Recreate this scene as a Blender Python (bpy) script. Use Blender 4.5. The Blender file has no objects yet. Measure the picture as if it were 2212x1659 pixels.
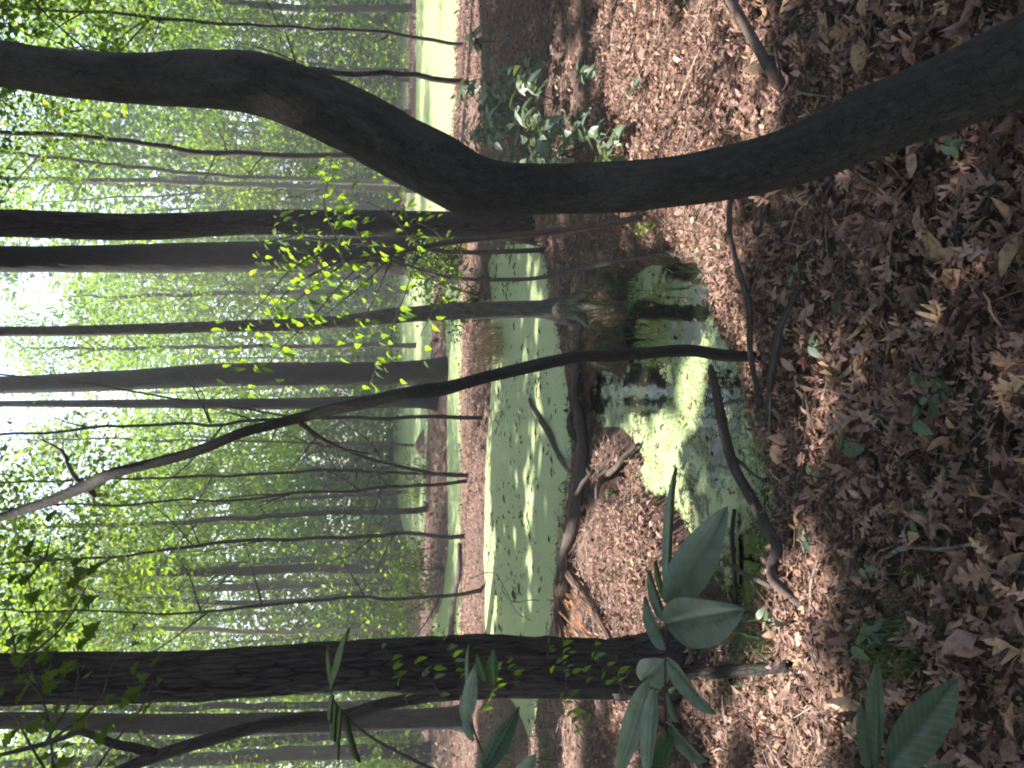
import bpy, math, random
import numpy as np
from mathutils import Vector, Matrix

random.seed(7)
RS = np.random.RandomState(11)
C = bpy.context.scene
COL = C.collection
R = math.radians

# ------------------------------------------------------------------ camera, sky, sun, exposure
# the photograph was taken with the phone on its side: the camera is rolled by 90 degrees
PITCH = R(10.05)
CAMZ = 1.65
F = 1839.0                    # focal length in pixels of a 2212 x 1659 picture
FWD = np.array([0, math.cos(PITCH), -math.sin(PITCH)])
AX = np.array([0, -math.sin(PITCH), -math.cos(PITCH)])      # picture right = down
AY = np.array([1.0, 0, 0])                                  # picture up = to the right
CAM = np.array([0, 0, CAMZ])
cam = bpy.data.cameras.new('camera')
cam.sensor_fit = 'HORIZONTAL'; cam.sensor_width = 36; cam.lens = 36 * F / 2212
cam.clip_start = 0.05; cam.clip_end = 900
camo = bpy.data.objects.new('camera', cam); COL.objects.link(camo)
M = Matrix(((AX[0], AY[0], -FWD[0], 0), (AX[1], AY[1], -FWD[1], 0), (AX[2], AY[2], -FWD[2], CAMZ), (0, 0, 0, 1)))
camo.matrix_world = M
cam.dof.use_dof = False
C.camera = camo

SUN_EL = R(57)
SUN_DIR2 = np.array([-0.80, 0.60])       # towards the sun, on the ground plane (ahead and to the left)
SUN_DIR2 = SUN_DIR2 / np.linalg.norm(SUN_DIR2)
TOSUN = np.array([SUN_DIR2[0] * math.cos(SUN_EL), SUN_DIR2[1] * math.cos(SUN_EL), math.sin(SUN_EL)])
w = bpy.data.worlds.new('World'); C.world = w; w.use_nodes = True
nt = w.node_tree
sky = nt.nodes.new('ShaderNodeTexSky'); sky.sky_type = 'NISHITA'; sky.sun_disc = False
sky.sun_elevation = SUN_EL; sky.sun_rotation = math.atan2(SUN_DIR2[0], SUN_DIR2[1])
sky.dust_density = 2.0
bg = nt.nodes['Background']; bg.inputs['Strength'].default_value = 0.108
nt.links.new(sky.outputs[0], bg.inputs[0])
sl = bpy.data.lights.new('sun', 'SUN'); sl.energy = 5.0; sl.angle = R(0.53); sl.color = (1, 0.945, 0.87)
so = bpy.data.objects.new('sun', sl); COL.objects.link(so)
so.rotation_euler = Vector(TOSUN).to_track_quat('Z', 'Y').to_euler()
C.view_settings.view_transform = 'Standard'; C.view_settings.look = 'None'
C.view_settings.gamma = 1; C.view_settings.use_curve_mapping = False
C.view_settings.exposure = 2.28
cy = C.cycles
cy.max_bounces = 7; cy.diffuse_bounces = 4; cy.glossy_bounces = 2; cy.transmission_bounces = 4
cy.transparent_max_bounces = 4; cy.sample_clamp_indirect = 6
cy.filter_width = 2.1; cy.caustics_reflective = False; cy.caustics_refractive = False

# ------------------------------------------------------------------ maths helpers
def ray(px, py):
    return FWD + (px - 1106) / F * AX + (829.5 - py) / F * AY
def at(px, py, d):
    r = ray(px, py); return CAM + r * (d / r[1])
def onz(px, py, z=0.0):
    r = ray(px, py); return CAM + r * ((z - CAMZ) / r[2])
def axd(p):
    return float(np.dot(np.asarray(p) - CAM, FWD))
def prad(wpx, p):
    return wpx / 2 / F * axd(p)

def _hash(ix, iy, iz, seed):
    n = (ix * 374761393 + iy * 668265263 + iz * 2147483647 + seed * 1274126177) & 0xffffffff
    n = ((n ^ (n >> 13)) * 1274126177) & 0xffffffff
    n = (n ^ (n >> 16)) & 0xffffffff
    return n / 4294967295.0
def vnoise(x, y, z=0.0, seed=0):
    x = np.asarray(x, float); y = np.asarray(y, float); z = np.zeros_like(x) + z
    xi = np.floor(x).astype(np.int64); yi = np.floor(y).astype(np.int64); zi = np.floor(z).astype(np.int64)
    fx = x - xi; fy = y - yi; fz = z - zi
    fx = fx * fx * (3 - 2 * fx); fy = fy * fy * (3 - 2 * fy); fz = fz * fz * (3 - 2 * fz)
    r = 0
    for dx in (0, 1):
        for dy in (0, 1):
            for dz in (0, 1):
                wgt = (fx if dx else 1 - fx) * (fy if dy else 1 - fy) * (fz if dz else 1 - fz)
                r = r + wgt * _hash(xi + dx, yi + dy, zi + dz, seed)
    return r * 2 - 1
def fbm(x, y, z=0.0, oct=4, seed=0):
    a = 1.0; s = 0; t = 0
    for k in range(oct):
        s = s + a * vnoise(np.asarray(x) * 2 ** k, np.asarray(y) * 2 ** k, np.asarray(z) * 2 ** k, seed + k); t += a; a *= 0.5
    return s / t

# ------------------------------------------------------------------ mesh helpers
def make_mesh(name, V, Fc, mat, vattrs=None, smooth=True):
    """V (n,3), Fc (m,3|4) int array"""
    me = bpy.data.meshes.new(name)
    V = np.asarray(V, dtype=np.float32); Fc = np.asarray(Fc, dtype=np.int32)
    k = Fc.shape[1]
    me.vertices.add(len(V)); me.vertices.foreach_set('co', V.ravel())
    me.loops.add(Fc.size); me.loops.foreach_set('vertex_index', Fc.ravel())
    me.polygons.add(len(Fc)); me.polygons.foreach_set('loop_start', np.arange(0, Fc.size, k, dtype=np.int32))
    me.polygons.foreach_set('use_smooth', np.full(len(Fc), smooth, dtype=bool))
    me.update(calc_edges=True)
    for an, arr in (vattrs or {}).items():
        arr = np.asarray(arr, dtype=np.float32)
        if arr.ndim == 2 and arr.shape[1] == 4:
            at_ = me.attributes.new(an, 'FLOAT_COLOR', 'POINT'); at_.data.foreach_set('color', arr.ravel())
        elif arr.ndim == 2:
            at_ = me.attributes.new(an, 'FLOAT_VECTOR', 'POINT'); at_.data.foreach_set('vector', arr.ravel())
        else:
            at_ = me.attributes.new(an, 'FLOAT', 'POINT'); at_.data.foreach_set('value', arr.ravel())
    me.materials.append(mat)
    return me
def link(name, me, parent=None, loc=None):
    o = bpy.data.objects.new(name, me); COL.objects.link(o)
    if parent is not None: o.parent = parent
    if loc is not None: o.location = loc
    return o
def tag(o, label=None, cat=None, group=None, kind=None):
    if label: o['label'] = label
    if cat: o['category'] = cat
    if group: o['group'] = group
    if kind: o['kind'] = kind
    return o
def empty(name, loc, label, cat, group=None):
    o = bpy.data.objects.new(name, None); COL.objects.link(o); o.location = [float(v) for v in loc]; o.empty_display_size = 0.1
    return tag(o, label, cat, group)
def merge(parts):
    V = []; Fc = []; A = {}; n = 0
    for v, f, a in parts:
        V.append(v); Fc.append(np.asarray(f) + n); n += len(v)
        for k, x in a.items(): A.setdefault(k, []).append(x)
    return np.concatenate(V), np.concatenate(Fc), {k: np.concatenate(x) for k, x in A.items()}

def resample(P, rad, step):
    P = np.asarray(P, float); rad = np.asarray(rad, float)
    n = len(P); out = []; rr = []
    E = np.vstack([2 * P[0] - P[1], P, 2 * P[-1] - P[-2]])
    for i in range(n - 1):
        p0, p1, p2, p3 = E[i], E[i + 1], E[i + 2], E[i + 3]
        L = np.linalg.norm(p2 - p1); m = max(1, int(math.ceil(L / step)))
        for j in range(m):
            t = j / m
            out.append(0.5 * ((2 * p1) + (-p0 + p2) * t + (2 * p0 - 5 * p1 + 4 * p2 - p3) * t * t + (-p0 + 3 * p1 - 3 * p2 + p3) * t ** 3))
            tt = t * t * (3 - 2 * t); rr.append(rad[i] * (1 - tt) + rad[i + 1] * tt)
    out.append(P[-1]); rr.append(rad[-1])
    return np.array(out), np.array(rr)

def tube(P, rad, sides=8, step=0.1, rough=0.06, nscale=1.0, seed=0, wob=0.0, ridge=0.0, ridge_n=14, flute=0.0):
    P, rad = resample(P, rad, step)
    n = len(P)
    T = np.gradient(P, axis=0) if n > 1 else np.array([[0, 0, 1.0]])
    T /= np.linalg.norm(T, axis=1)[:, None] + 1e-9
    ref = np.array([0, 1.0, 0]) if abs(T[0][1]) < 0.9 else np.array([1.0, 0, 0])
    u = ref - T[0] * np.dot(ref, T[0]); u /= np.linalg.norm(u)
    U = np.zeros((n, 3)); s = np.zeros(n)
    for i in range(n):
        u = u - T[i] * np.dot(u, T[i]); u /= np.linalg.norm(u); U[i] = u
        if i: s[i] = s[i - 1] + np.linalg.norm(P[i] - P[i - 1])
    W = np.cross(T, U)
    if wob:
        P = P + wob * (U * fbm(s * 2.2 / nscale, s * 0 + seed, 0, 3, seed)[:, None] + W * fbm(s * 2.2 / nscale, s * 0 + seed + 9, 0, 3, seed + 3)[:, None])
    th = np.linspace(0, 2 * math.pi, sides, endpoint=False)
    ct, st = np.cos(th), np.sin(th)
    TH, S = np.meshgrid(th, s); RR = rad[:, None] * np.ones_like(TH)
    r0 = float(np.mean(rad))
    nx, ny = np.cos(TH), np.sin(TH)
    disp = rough * fbm(nx * 1.3 * nscale, ny * 1.3 * nscale, S * 1.4 / max(r0 * 6, .05), 4, seed)
    if flute:
        disp = disp + flute * np.sin(TH * 3 + 2.0 * fbm(S * .8, S * 0, 0, 2, seed) + 1.0) * 0.6 + flute * .5 * fbm(nx * 2.2, ny * 2.2, S * 1.2, 2, seed + 5)
    if ridge:
        k = ridge_n / (2 * math.pi)
        q = fbm(nx * k, ny * k, S * 4.0 / 1.0, 3, seed + 20)
        rv = 1 - np.abs(q) * 2.4
        disp = disp - ridge * np.clip(rv, 0, 1) ** 2 + ridge * 0.3 * fbm(nx * k * 3, ny * k * 3, S * 25, 2, seed + 31)
    RR = RR * (1 + disp)
    V = P[:, None, :] + U[:, None, :] * (RR * nx)[:, :, None] + W[:, None, :] * (RR * ny)[:, :, None]
    V = V.reshape(-1, 3)
    i = np.arange(n - 1)[:, None] * sides; j = np.arange(sides)[None, :]; j2 = (j + 1) % sides
    Q = np.stack([i + j, i + j2, i + sides + j2, i + sides + j], -1).reshape(-1, 4)
    # end caps
    V = np.vstack([V, P[0], P[-1]])
    a, b = n * sides, n * sides + 1
    jj = np.arange(sides); cap0 = np.stack([np.full(sides, a), (jj + 1) % sides, jj, jj], -1)
    e = (n - 1) * sides
    tri0 = np.stack([np.full(sides, a), (jj + 1) % sides, jj], -1); tri1 = np.stack([np.full(sides, b), e + jj, e + (jj + 1) % sides], -1)
    Tq = np.vstack([Q[:, [0, 1, 2]], Q[:, [0, 2, 3]], tri0, tri1])
    bc = np.stack([(RR * 0 + np.maximum(rad[:, None], 1e-4)) * nx, rad[:, None] * ny, S], -1).reshape(-1, 3)
    bc = np.vstack([bc, [0, 0, 0], [0, 0, s[-1]]])
    return V, Tq, {'barkco': bc}

def local(part, origin):
    v, f, a = part
    return v - np.asarray(origin, float)[None, :], f, a
def tube_obj(name, mat, parent, P, rad, origin, **kw):
    v, f, a = local(tube(P, rad, **kw), origin)
    return link(name, make_mesh(name, v, f, mat, a), parent)

# ------------------------------------------------------------------ materials
def newmat(name):
    m = bpy.data.materials.new(name); m.use_nodes = True
    for n in list(m.node_tree.nodes): m.node_tree.nodes.remove(n)
    o = m.node_tree.nodes.new('ShaderNodeOutputMaterial')
    return m, m.node_tree, o
def N(t, typ, **kw):
    n = t.nodes.new(typ)
    for k, v in kw.items():
        if k.startswith('i_'):
            key = k[2:]; key = int(key) if key.isdigit() else key.replace('_', ' ')
            n.inputs[key].default_value = v
        else: setattr(n, k, v)
    return n
def ramp(t, src, stops):
    n = t.nodes.new('ShaderNodeValToRGB'); cr = n.color_ramp
    while len(cr.elements) > 1: cr.elements.remove(cr.elements[-1])
    cr.elements[0].position = stops[0][0]; cr.elements[0].color = (*stops[0][1], 1)
    for p, c in stops[1:]:
        e = cr.elements.new(p); e.color = (*c, 1)
    t.links.new(src, n.inputs[0]); return n

def bark_mat(name, dark, mid, light, scale=30, stretch=0.22, bump=0.6, moss=None, rough=0.85, dist=0.01, cells=6.0):
    m, t, o = newmat(name); L = t.links.new
    a = N(t, 'ShaderNodeAttribute', attribute_name='barkco')
    mp = N(t, 'ShaderNodeMapping'); mp.inputs['Scale'].default_value = (scale, scale, scale * stretch); L(a.outputs['Vector'], mp.inputs['Vector'])
    n1 = N(t, 'ShaderNodeTexNoise', i_Scale=1.0, i_Detail=8.0, i_Roughness=0.65); L(mp.outputs[0], n1.inputs['Vector'])
    vo = N(t, 'ShaderNodeTexVoronoi', feature='DISTANCE_TO_EDGE', i_Scale=0.8); 
    mx = N(t, 'ShaderNodeMixRGB', blend_type='ADD'); mx.inputs[0].default_value = 1.6
    L(mp.outputs[0], mx.inputs[1]); L(n1.outputs['Color'], mx.inputs[2]); L(mx.outputs[0], vo.inputs['Vector'])
    mp2 = N(t, 'ShaderNodeMapping'); mp2.inputs['Scale'].default_value = (7, 7, 2.2); L(a.outputs['Vector'], mp2.inputs['Vector'])
    n2 = N(t, 'ShaderNodeTexNoise', i_Scale=1.0, i_Detail=5.0); L(mp2.outputs[0], n2.inputs['Vector'])
    c = ramp(t, n1.outputs['Fac'], [(0.3, dark), (0.52, mid), (0.72, light)])
    mul = N(t, 'ShaderNodeMath', operation='MULTIPLY', use_clamp=True); mul.inputs[1].default_value = cells; L(vo.outputs['Distance'], mul.inputs[0])
    m2 = N(t, 'ShaderNodeMixRGB', blend_type='MIX'); m2.inputs[1].default_value = (*[x * 0.55 for x in dark], 1); L(mul.outputs[0], m2.inputs[0]); L(c.outputs[0], m2.inputs[2])
    last = m2
    # pale or mossy patches with a shape of their own
    r2 = ramp(t, n2.outputs['Fac'], [(0.5, (0, 0, 0)), (0.68, (1, 1, 1))])
    m3 = N(t, 'ShaderNodeMixRGB'); m3.inputs[2].default_value = (*(moss or light), 1); L(last.outputs[0], m3.inputs[1])
    k = N(t, 'ShaderNodeMath', operation='MULTIPLY'); k.inputs[1].default_value = 0.55; L(r2.outputs[0], k.inputs[0]); L(k.outputs[0], m3.inputs[0])
    bs = N(t, 'ShaderNodeBsdfPrincipled', i_Roughness=rough); bs.inputs['Specular IOR Level'].default_value = 0.25
    L(m3.outputs[0], bs.inputs['Base Color'])
    h = N(t, 'ShaderNodeMath', operation='ADD'); L(n1.outputs['Fac'], h.inputs[0]); L(mul.outputs[0], h.inputs[1])
    b = N(t, 'ShaderNodeBump', i_Strength=bump, i_Distance=dist); L(h.outputs[0], b.inputs['Height']); L(b.outputs[0], bs.inputs['Normal'])
    L(bs.outputs[0], o.inputs[0]); return m

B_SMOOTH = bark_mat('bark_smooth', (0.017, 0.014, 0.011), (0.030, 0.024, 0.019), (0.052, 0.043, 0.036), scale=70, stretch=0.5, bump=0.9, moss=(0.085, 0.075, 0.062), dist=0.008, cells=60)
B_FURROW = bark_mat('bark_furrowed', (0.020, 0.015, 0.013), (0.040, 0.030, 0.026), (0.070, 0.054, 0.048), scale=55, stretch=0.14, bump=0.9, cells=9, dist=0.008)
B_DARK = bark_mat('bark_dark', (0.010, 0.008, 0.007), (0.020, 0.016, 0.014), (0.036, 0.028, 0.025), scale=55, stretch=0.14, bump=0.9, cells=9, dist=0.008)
B_FAR = bark_mat('bark_woods', (0.025, 0.020, 0.018), (0.048, 0.038, 0.033), (0.08, 0.065, 0.058), scale=30, stretch=0.2, bump=0.6, dist=0.02, cells=20)
B_GREY = bark_mat('bark_grey', (0.045, 0.038, 0.033), (0.085, 0.074, 0.063), (0.15, 0.13, 0.115), scale=40, stretch=0.4, bump=0.4, dist=0.005, cells=60)
B_PALE = bark_mat('bark_pale', (0.20, 0.17, 0.15), (0.30, 0.26, 0.23), (0.42, 0.37, 0.33), scale=24, stretch=0.4, bump=0.3, dist=0.004)
B_STICK = bark_mat('bark_stick', (0.035, 0.025, 0.022), (0.07, 0.051, 0.044), (0.12, 0.09, 0.078), scale=80, stretch=0.2, bump=0.5, dist=0.003, cells=60)
B_ROT = bark_mat('rotten_wood', (0.05, 0.028, 0.02), (0.13, 0.068, 0.045), (0.24, 0.15, 0.11), scale=40, stretch=0.12, bump=0.9, dist=0.008)
B_ORANGE = bark_mat('heartwood', (0.22, 0.08, 0.03), (0.42, 0.17, 0.06), (0.60, 0.33, 0.16), scale=60, stretch=0.08, bump=0.8, dist=0.005)

def leaf_mat(name, trans=0.35, rough=0.5, spec=0.4, tcol=(1.25, 1.35, 0.45), vein=0.0, mottle=0):
    m, t, o = newmat(name); L = t.links.new
    a = N(t, 'ShaderNodeAttribute', attribute_name='tint')
    bs = N(t, 'ShaderNodeBsdfPrincipled', i_Roughness=rough); bs.inputs['Specular IOR Level'].default_value = spec
    tr = N(t, 'ShaderNodeBsdfTranslucent')
    col = a.outputs['Color']
    if mottle:
        gg = N(t, 'ShaderNodeNewGeometry'); nz0 = N(t, 'ShaderNodeTexNoise', i_Scale=float(mottle), i_Detail=6.0, i_Roughness=0.7); L(gg.outputs['Position'], nz0.inputs['Vector'])
        r0 = ramp(t, nz0.outputs['Fac'], [(0.32, (0.45, 0.42, 0.40)), (0.5, (1.0, 0.97, 0.95)), (0.7, (1.3, 1.3, 1.28))])
        m0 = N(t, 'ShaderNodeMixRGB', blend_type='MULTIPLY'); m0.inputs[0].default_value = 1; L(col, m0.inputs[1]); L(r0.outputs[0], m0.inputs[2]); col = m0.outputs[0]
        b0 = N(t, 'ShaderNodeBump', i_Strength=.6, i_Distance=.004); L(nz0.outputs['Fac'], b0.inputs['Height']); L(b0.outputs[0], bs.inputs['Normal'])
    if vein:
        # side veins: ripples across the blade, from the blade's own coordinates
        lc = N(t, 'ShaderNodeAttribute', attribute_name='bladeco')
        sp = N(t, 'ShaderNodeSeparateXYZ'); L(lc.outputs['Vector'], sp.inputs[0])
        ab = N(t, 'ShaderNodeMath', operation='ABSOLUTE'); L(sp.outputs[1], ab.inputs[0])
        k1 = N(t, 'ShaderNodeMath', operation='MULTIPLY_ADD'); L(ab.outputs[0], k1.inputs[0]); k1.inputs[1].default_value = -0.75; L(sp.outputs[0], k1.inputs[2])
        k2 = N(t, 'ShaderNodeMath', operation='MULTIPLY'); L(k1.outputs[0], k2.inputs[0]); k2.inputs[1].default_value = 84.0
        sn = N(t, 'ShaderNodeMath', operation='SINE'); L(k2.outputs[0], sn.inputs[0])
        sn2 = N(t, 'ShaderNodeMath', operation='POWER'); 
        hh = N(t, 'ShaderNodeMath', operation='MULTIPLY_ADD'); L(sn.outputs[0], hh.inputs[0]); hh.inputs[1].default_value = .5; hh.inputs[2].default_value = .5
        L(hh.outputs[0], sn2.inputs[0]); sn2.inputs[1].default_value = 3.0
        bp = N(t, 'ShaderNodeBump', i_Strength=vein, i_Distance=0.0007); L(sn2.outputs[0], bp.inputs['Height'])
        L(bp.outputs[0], bs.inputs['Normal'])
        nz = N(t, 'ShaderNodeTexNoise', i_Scale=7.0, i_Detail=4.0); L(lc.outputs['Vector'], nz.inputs['Vector'])
        r = ramp(t, nz.outputs['Fac'], [(0.3, (0.8, 0.8, 0.8)), (0.7, (1.15, 1.15, 1.15))])
        m1 = N(t, 'ShaderNodeMixRGB', blend_type='MULTIPLY'); m1.inputs[0].default_value = 1; L(col, m1.inputs[1]); L(r.outputs[0], m1.inputs[2])
        mv = N(t, 'ShaderNodeMixRGB', blend_type='MIX'); L(m1.outputs[0], mv.inputs[1]); mv.inputs[2].default_value = (0.2, 0.27, 0.15, 1)
        kk = N(t, 'ShaderNodeMath', operation='MULTIPLY'); kk.inputs[1].default_value = .13; L(sn2.outputs[0], kk.inputs[0]); L(kk.outputs[0], mv.inputs[0])
        col = mv.outputs[0]
    tm = N(t, 'ShaderNodeMixRGB', blend_type='MULTIPLY'); tm.inputs[0].default_value = 1; tm.inputs[2].default_value = (*tcol, 1)
    L(col, bs.inputs['Base Color']); L(col, tm.inputs[1]); L(tm.outputs[0], tr.inputs['Color'])
    mx = N(t, 'ShaderNodeMixShader'); mx.inputs[0].default_value = trans
    L(bs.outputs[0], mx.inputs[1]); L(tr.outputs[0], mx.inputs[2]); L(mx.outputs[0], o.inputs[0])
    return m
LEAF = leaf_mat('green_leaf', trans=0.55, rough=0.65, spec=0.15, tcol=(2.4, 2.4, 0.7))
LEAF_BIG = leaf_mat('broad_leaf', trans=0.3, rough=0.42, spec=0.5, vein=0.5)
DRY = leaf_mat('dry_leaf', trans=0.12, rough=0.75, spec=0.2, tcol=(1.2, 1.0, 0.7), mottle=55)

def ground_mat():
    m, t, o = newmat('leafy_soil'); L = t.links.new
    g = N(t, 'ShaderNodeNewGeometry')
    n1 = N(t, 'ShaderNodeTexNoise', i_Scale=28.0, i_Detail=8.0, i_Roughness=0.7); L(g.outputs['Position'], n1.inputs['Vector'])
    vo = N(t, 'ShaderNodeTexVoronoi', i_Scale=22.0, i_Randomness=1.0)
    mp = N(t, 'ShaderNodeMixRGB', blend_type='ADD'); mp.inputs[0].default_value = 0.12; L(g.outputs['Position'], mp.inputs[1]); L(n1.outputs['Color'], mp.inputs[2]); L(mp.outputs[0], vo.inputs['Vector'])
    n2 = N(t, 'ShaderNodeTexNoise', i_Scale=1.1, i_Detail=5.0); L(g.outputs['Position'], n2.inputs['Vector'])
    hs = N(t, 'ShaderNodeSeparateColor'); L(vo.outputs['Color'], hs.inputs[0])
    c1 = ramp(t, hs.outputs[0], [(0, (0.07, 0.042, 0.034)), (0.4, (0.15, 0.088, 0.071)), (0.75, (0.24, 0.145, 0.118)), (1, (0.34, 0.215, 0.18))])
    c2 = ramp(t, n1.outputs['Fac'], [(0.3, (0.05, 0.034, 0.028)), (0.6, (0.20, 0.13, 0.108))])
    mx = N(t, 'ShaderNodeMixRGB', blend_type='MIX'); r = ramp(t, n2.outputs['Fac'], [(0.35, (0.25, 0.25, 0.25)), (0.65, (0.8, 0.8, 0.8))])
    L(r.outputs[0], mx.inputs[0]); L(c2.outputs[0], mx.inputs[1]); L(c1.outputs[0], mx.inputs[2])
    # far from the pond the forest floor turns green with seedlings
    sp = N(t, 'ShaderNodeSeparateXYZ'); L(g.outputs['Position'], sp.inputs[0])
    mr = N(t, 'ShaderNodeMapRange'); mr.inputs[1].default_value = 24; mr.inputs[2].default_value = 60; mr.inputs[4].default_value = .45; L(sp.outputs[1], mr.inputs[0])
    mg = N(t, 'ShaderNodeMixRGB'); mg.inputs[2].default_value = (0.07, 0.10, 0.03, 1); L(mr.outputs[0], mg.inputs[0]); L(mx.outputs[0], mg.inputs[1])
    bs = N(t, 'ShaderNodeBsdfPrincipled', i_Roughness=0.9); bs.inputs['Specular IOR Level'].default_value = 0.15
    L(mg.outputs[0], bs.inputs['Base Color'])
    ad = N(t, 'ShaderNodeMath', operation='ADD'); L(n1.outputs['Fac'], ad.inputs[0]); L(vo.outputs['Distance'], ad.inputs[1])
    b = N(t, 'ShaderNodeBump', i_Strength=1.0, i_Distance=0.03); L(ad.outputs[0], b.inputs['Height']); L(b.outputs[0], bs.inputs['Normal'])
    L(bs.outputs[0], o.inputs[0]); return m
GROUND = ground_mat()

def water_mat():
    """dark pond water under duckweed; the attribute cover says how closed the duckweed is"""
    m, t, o = newmat('duckweed_water'); L = t.links.new
    g = N(t, 'ShaderNodeNewGeometry'); a = N(t, 'ShaderNodeAttribute', attribute_name='cover')
    n1 = N(t, 'ShaderNodeTexNoise', i_Scale=9.0, i_Detail=10.0, i_Roughness=0.72, i_Distortion=0.6); L(g.outputs['Position'], n1.inputs['Vector'])
    n3 = N(t, 'ShaderNodeTexNoise', i_Scale=90.0, i_Detail=3.0, i_Roughness=0.6); L(g.outputs['Position'], n3.inputs['Vector'])
    n2 = N(t, 'ShaderNodeTexNoise', i_Scale=1.3, i_Detail=4.0); L(g.outputs['Position'], n2.inputs['Vector'])
    nn = N(t, 'ShaderNodeMixRGB'); nn.inputs[0].default_value = .3; L(n1.outputs['Fac'], nn.inputs[1]); L(n3.outputs['Fac'], nn.inputs[2])
    s = N(t, 'ShaderNodeMath', operation='SUBTRACT'); L(a.outputs['Fac'], s.inputs[0]); L(nn.outputs[0], s.inputs[1])
    k = N(t, 'ShaderNodeMath', operation='MULTIPLY', use_clamp=True); k.inputs[1].default_value = 14.0; L(s.outputs[0], k.inputs[0])
    c = ramp(t, n2.outputs['Fac'], [(0.3, (0.255, 0.315, 0.145)), (0.7, (0.32, 0.38, 0.185))])
    n4 = N(t, 'ShaderNodeTexNoise', i_Scale=22.0, i_Detail=6.0, i_Roughness=0.75, i_Distortion=1.0); L(g.outputs['Position'], n4.inputs['Vector'])
    n34 = N(t, 'ShaderNodeMixRGB'); n34.inputs[0].default_value = .55; L(n3.outputs['Fac'], n34.inputs[1]); L(n4.outputs['Fac'], n34.inputs[2])
    c3 = ramp(t, n34.outputs[0], [(0.34, (0.62, 0.65, 0.6)), (0.58, (1.1, 1.1, 1.1))])
    mm = N(t, 'ShaderNodeMixRGB', blend_type='MULTIPLY'); mm.inputs[0].default_value = 1; L(c.outputs[0], mm.inputs[1]); L(c3.outputs[0], mm.inputs[2])
    duck = N(t, 'ShaderNodeBsdfPrincipled', i_Roughness=0.36); duck.inputs['Specular IOR Level'].default_value = 0.9
    L(mm.outputs[0], duck.inputs['Base Color'])
    bd = N(t, 'ShaderNodeBump', i_Strength=0.5, i_Distance=0.004); L(n3.outputs['Fac'], bd.inputs['Height']); L(bd.outputs[0], duck.inputs['Normal'])
    wt = N(t, 'ShaderNodeBsdfPrincipled', i_Roughness=0.06); wt.inputs['Base Color'].default_value = (0.012, 0.013, 0.009, 1); wt.inputs['IOR'].default_value = 1.33
    nw = N(t, 'ShaderNodeTexNoise', i_Scale=6.0, i_Detail=2.0); L(g.outputs['Position'], nw.inputs['Vector'])
    bw = N(t, 'ShaderNodeBump', i_Strength=0.1, i_Distance=0.02); L(nw.outputs['Fac'], bw.inputs['Height']); L(bw.outputs[0], wt.inputs['Normal'])
    mx = N(t, 'ShaderNodeMixShader'); L(k.outputs[0], mx.inputs[0]); L(wt.outputs[0], mx.inputs[1]); L(duck.outputs[0], mx.inputs[2]); L(mx.outputs[0], o.inputs[0])
    return m
WATER = water_mat()

# ------------------------------------------------------------------ ponds and terrain
def wpoly(pts): return np.array([onz(x, y, 0.0)[:2] for x, y in pts])
PONDS = {
 'near_pond': wpoly([(1350, 585), (1420, 565), (1500, 555), (1560, 575), (1555, 650), (1562, 720), (1640, 790), (1652, 860), (1668, 930), (1702, 1010),
                     (1712, 1100), (1702, 1200), (1690, 1270), (1640, 1330), (1575, 1325), (1530, 1240), (1480, 1150), (1425, 1060), (1392, 985), (1345, 945), (1300, 935),
                     (1272, 890), (1268, 830), (1285, 800), (1310, 790), (1340, 800), (1352, 770), (1338, 720), (1352, 660)]),
 'green_pond': wpoly([(1050, 560), (1062, 650), (1060, 850), (1048, 1000), (1045, 1200), (1048, 1370), (1085, 1480), (1125, 1560), (1150, 1605), (1166, 1590),
                      (1178, 1500), (1210, 1370), (1226, 1200), (1256, 1010), (1250, 850), (1222, 700), (1205, 620), (1196, 550), (1180, 520), (1150, 508), (1100, 520)]),
 'channel': wpoly([(962, 600), (964, 800), (966, 1000), (968, 1180), (955, 1300), (935, 1350), (950, 1500), (980, 1480), (1000, 1370), (1001, 1200), (1004, 1000), (1000, 850), (1006, 700), (1004, 620)]),
 'far_pond': wpoly([(899, -900), (899, 0), (898, 300), (870, 480), (850, 620), (848, 900), (852, 1050), (868, 1130), (885, 1190), (905, 1200), (921, 1130), (926, 1000), (930, 850),
                    (940, 640), (965, 480), (985, 300), (993, 100), (998, 0), (1003, -900)]),
 'back_channel': wpoly([(856, -900), (856, 260), (884, 260), (886, -900)]),
 'distant_water': wpoly([(827, 860), (826, 1000), (842, 1010), (843, 860)]),
}
PITS = [ (wpoly([(1566, 600), (1570, 690), (1578, 760), (1600, 750), (1604, 680), (1596, 620)]), 0.28),
         (wpoly([(1345, 1010), (1350, 1090), (1420, 1080), (1440, 1040), (1385, 1000)]), 0.12)]
def sdf(poly, x, y):
    x = np.asarray(x, float); y = np.asarray(y, float)
    d = np.full(x.shape, 1e18); ins = np.zeros(x.shape, bool)
    n = len(poly)
    for i in range(n):
        ax, ay = poly[i]; bx, by = poly[(i + 1) % n]
        ex, ey = bx - ax, by - ay; wx, wy = x - ax, y - ay
        t = np.clip((wx * ex + wy * ey) / (ex * ex + ey * ey + 1e-12), 0, 1)
        d = np.minimum(d, (wx - ex * t) ** 2 + (wy - ey * t) ** 2)
        c = (ay > y) != (by > y)
        with np.errstate(divide='ignore', invalid='ignore'):
            ins ^= c & (x < (bx - ax) * (y - ay) / (by - ay + 1e-30) + ax)
    d = np.sqrt(d); return np.where(ins, -d, d)
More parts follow.
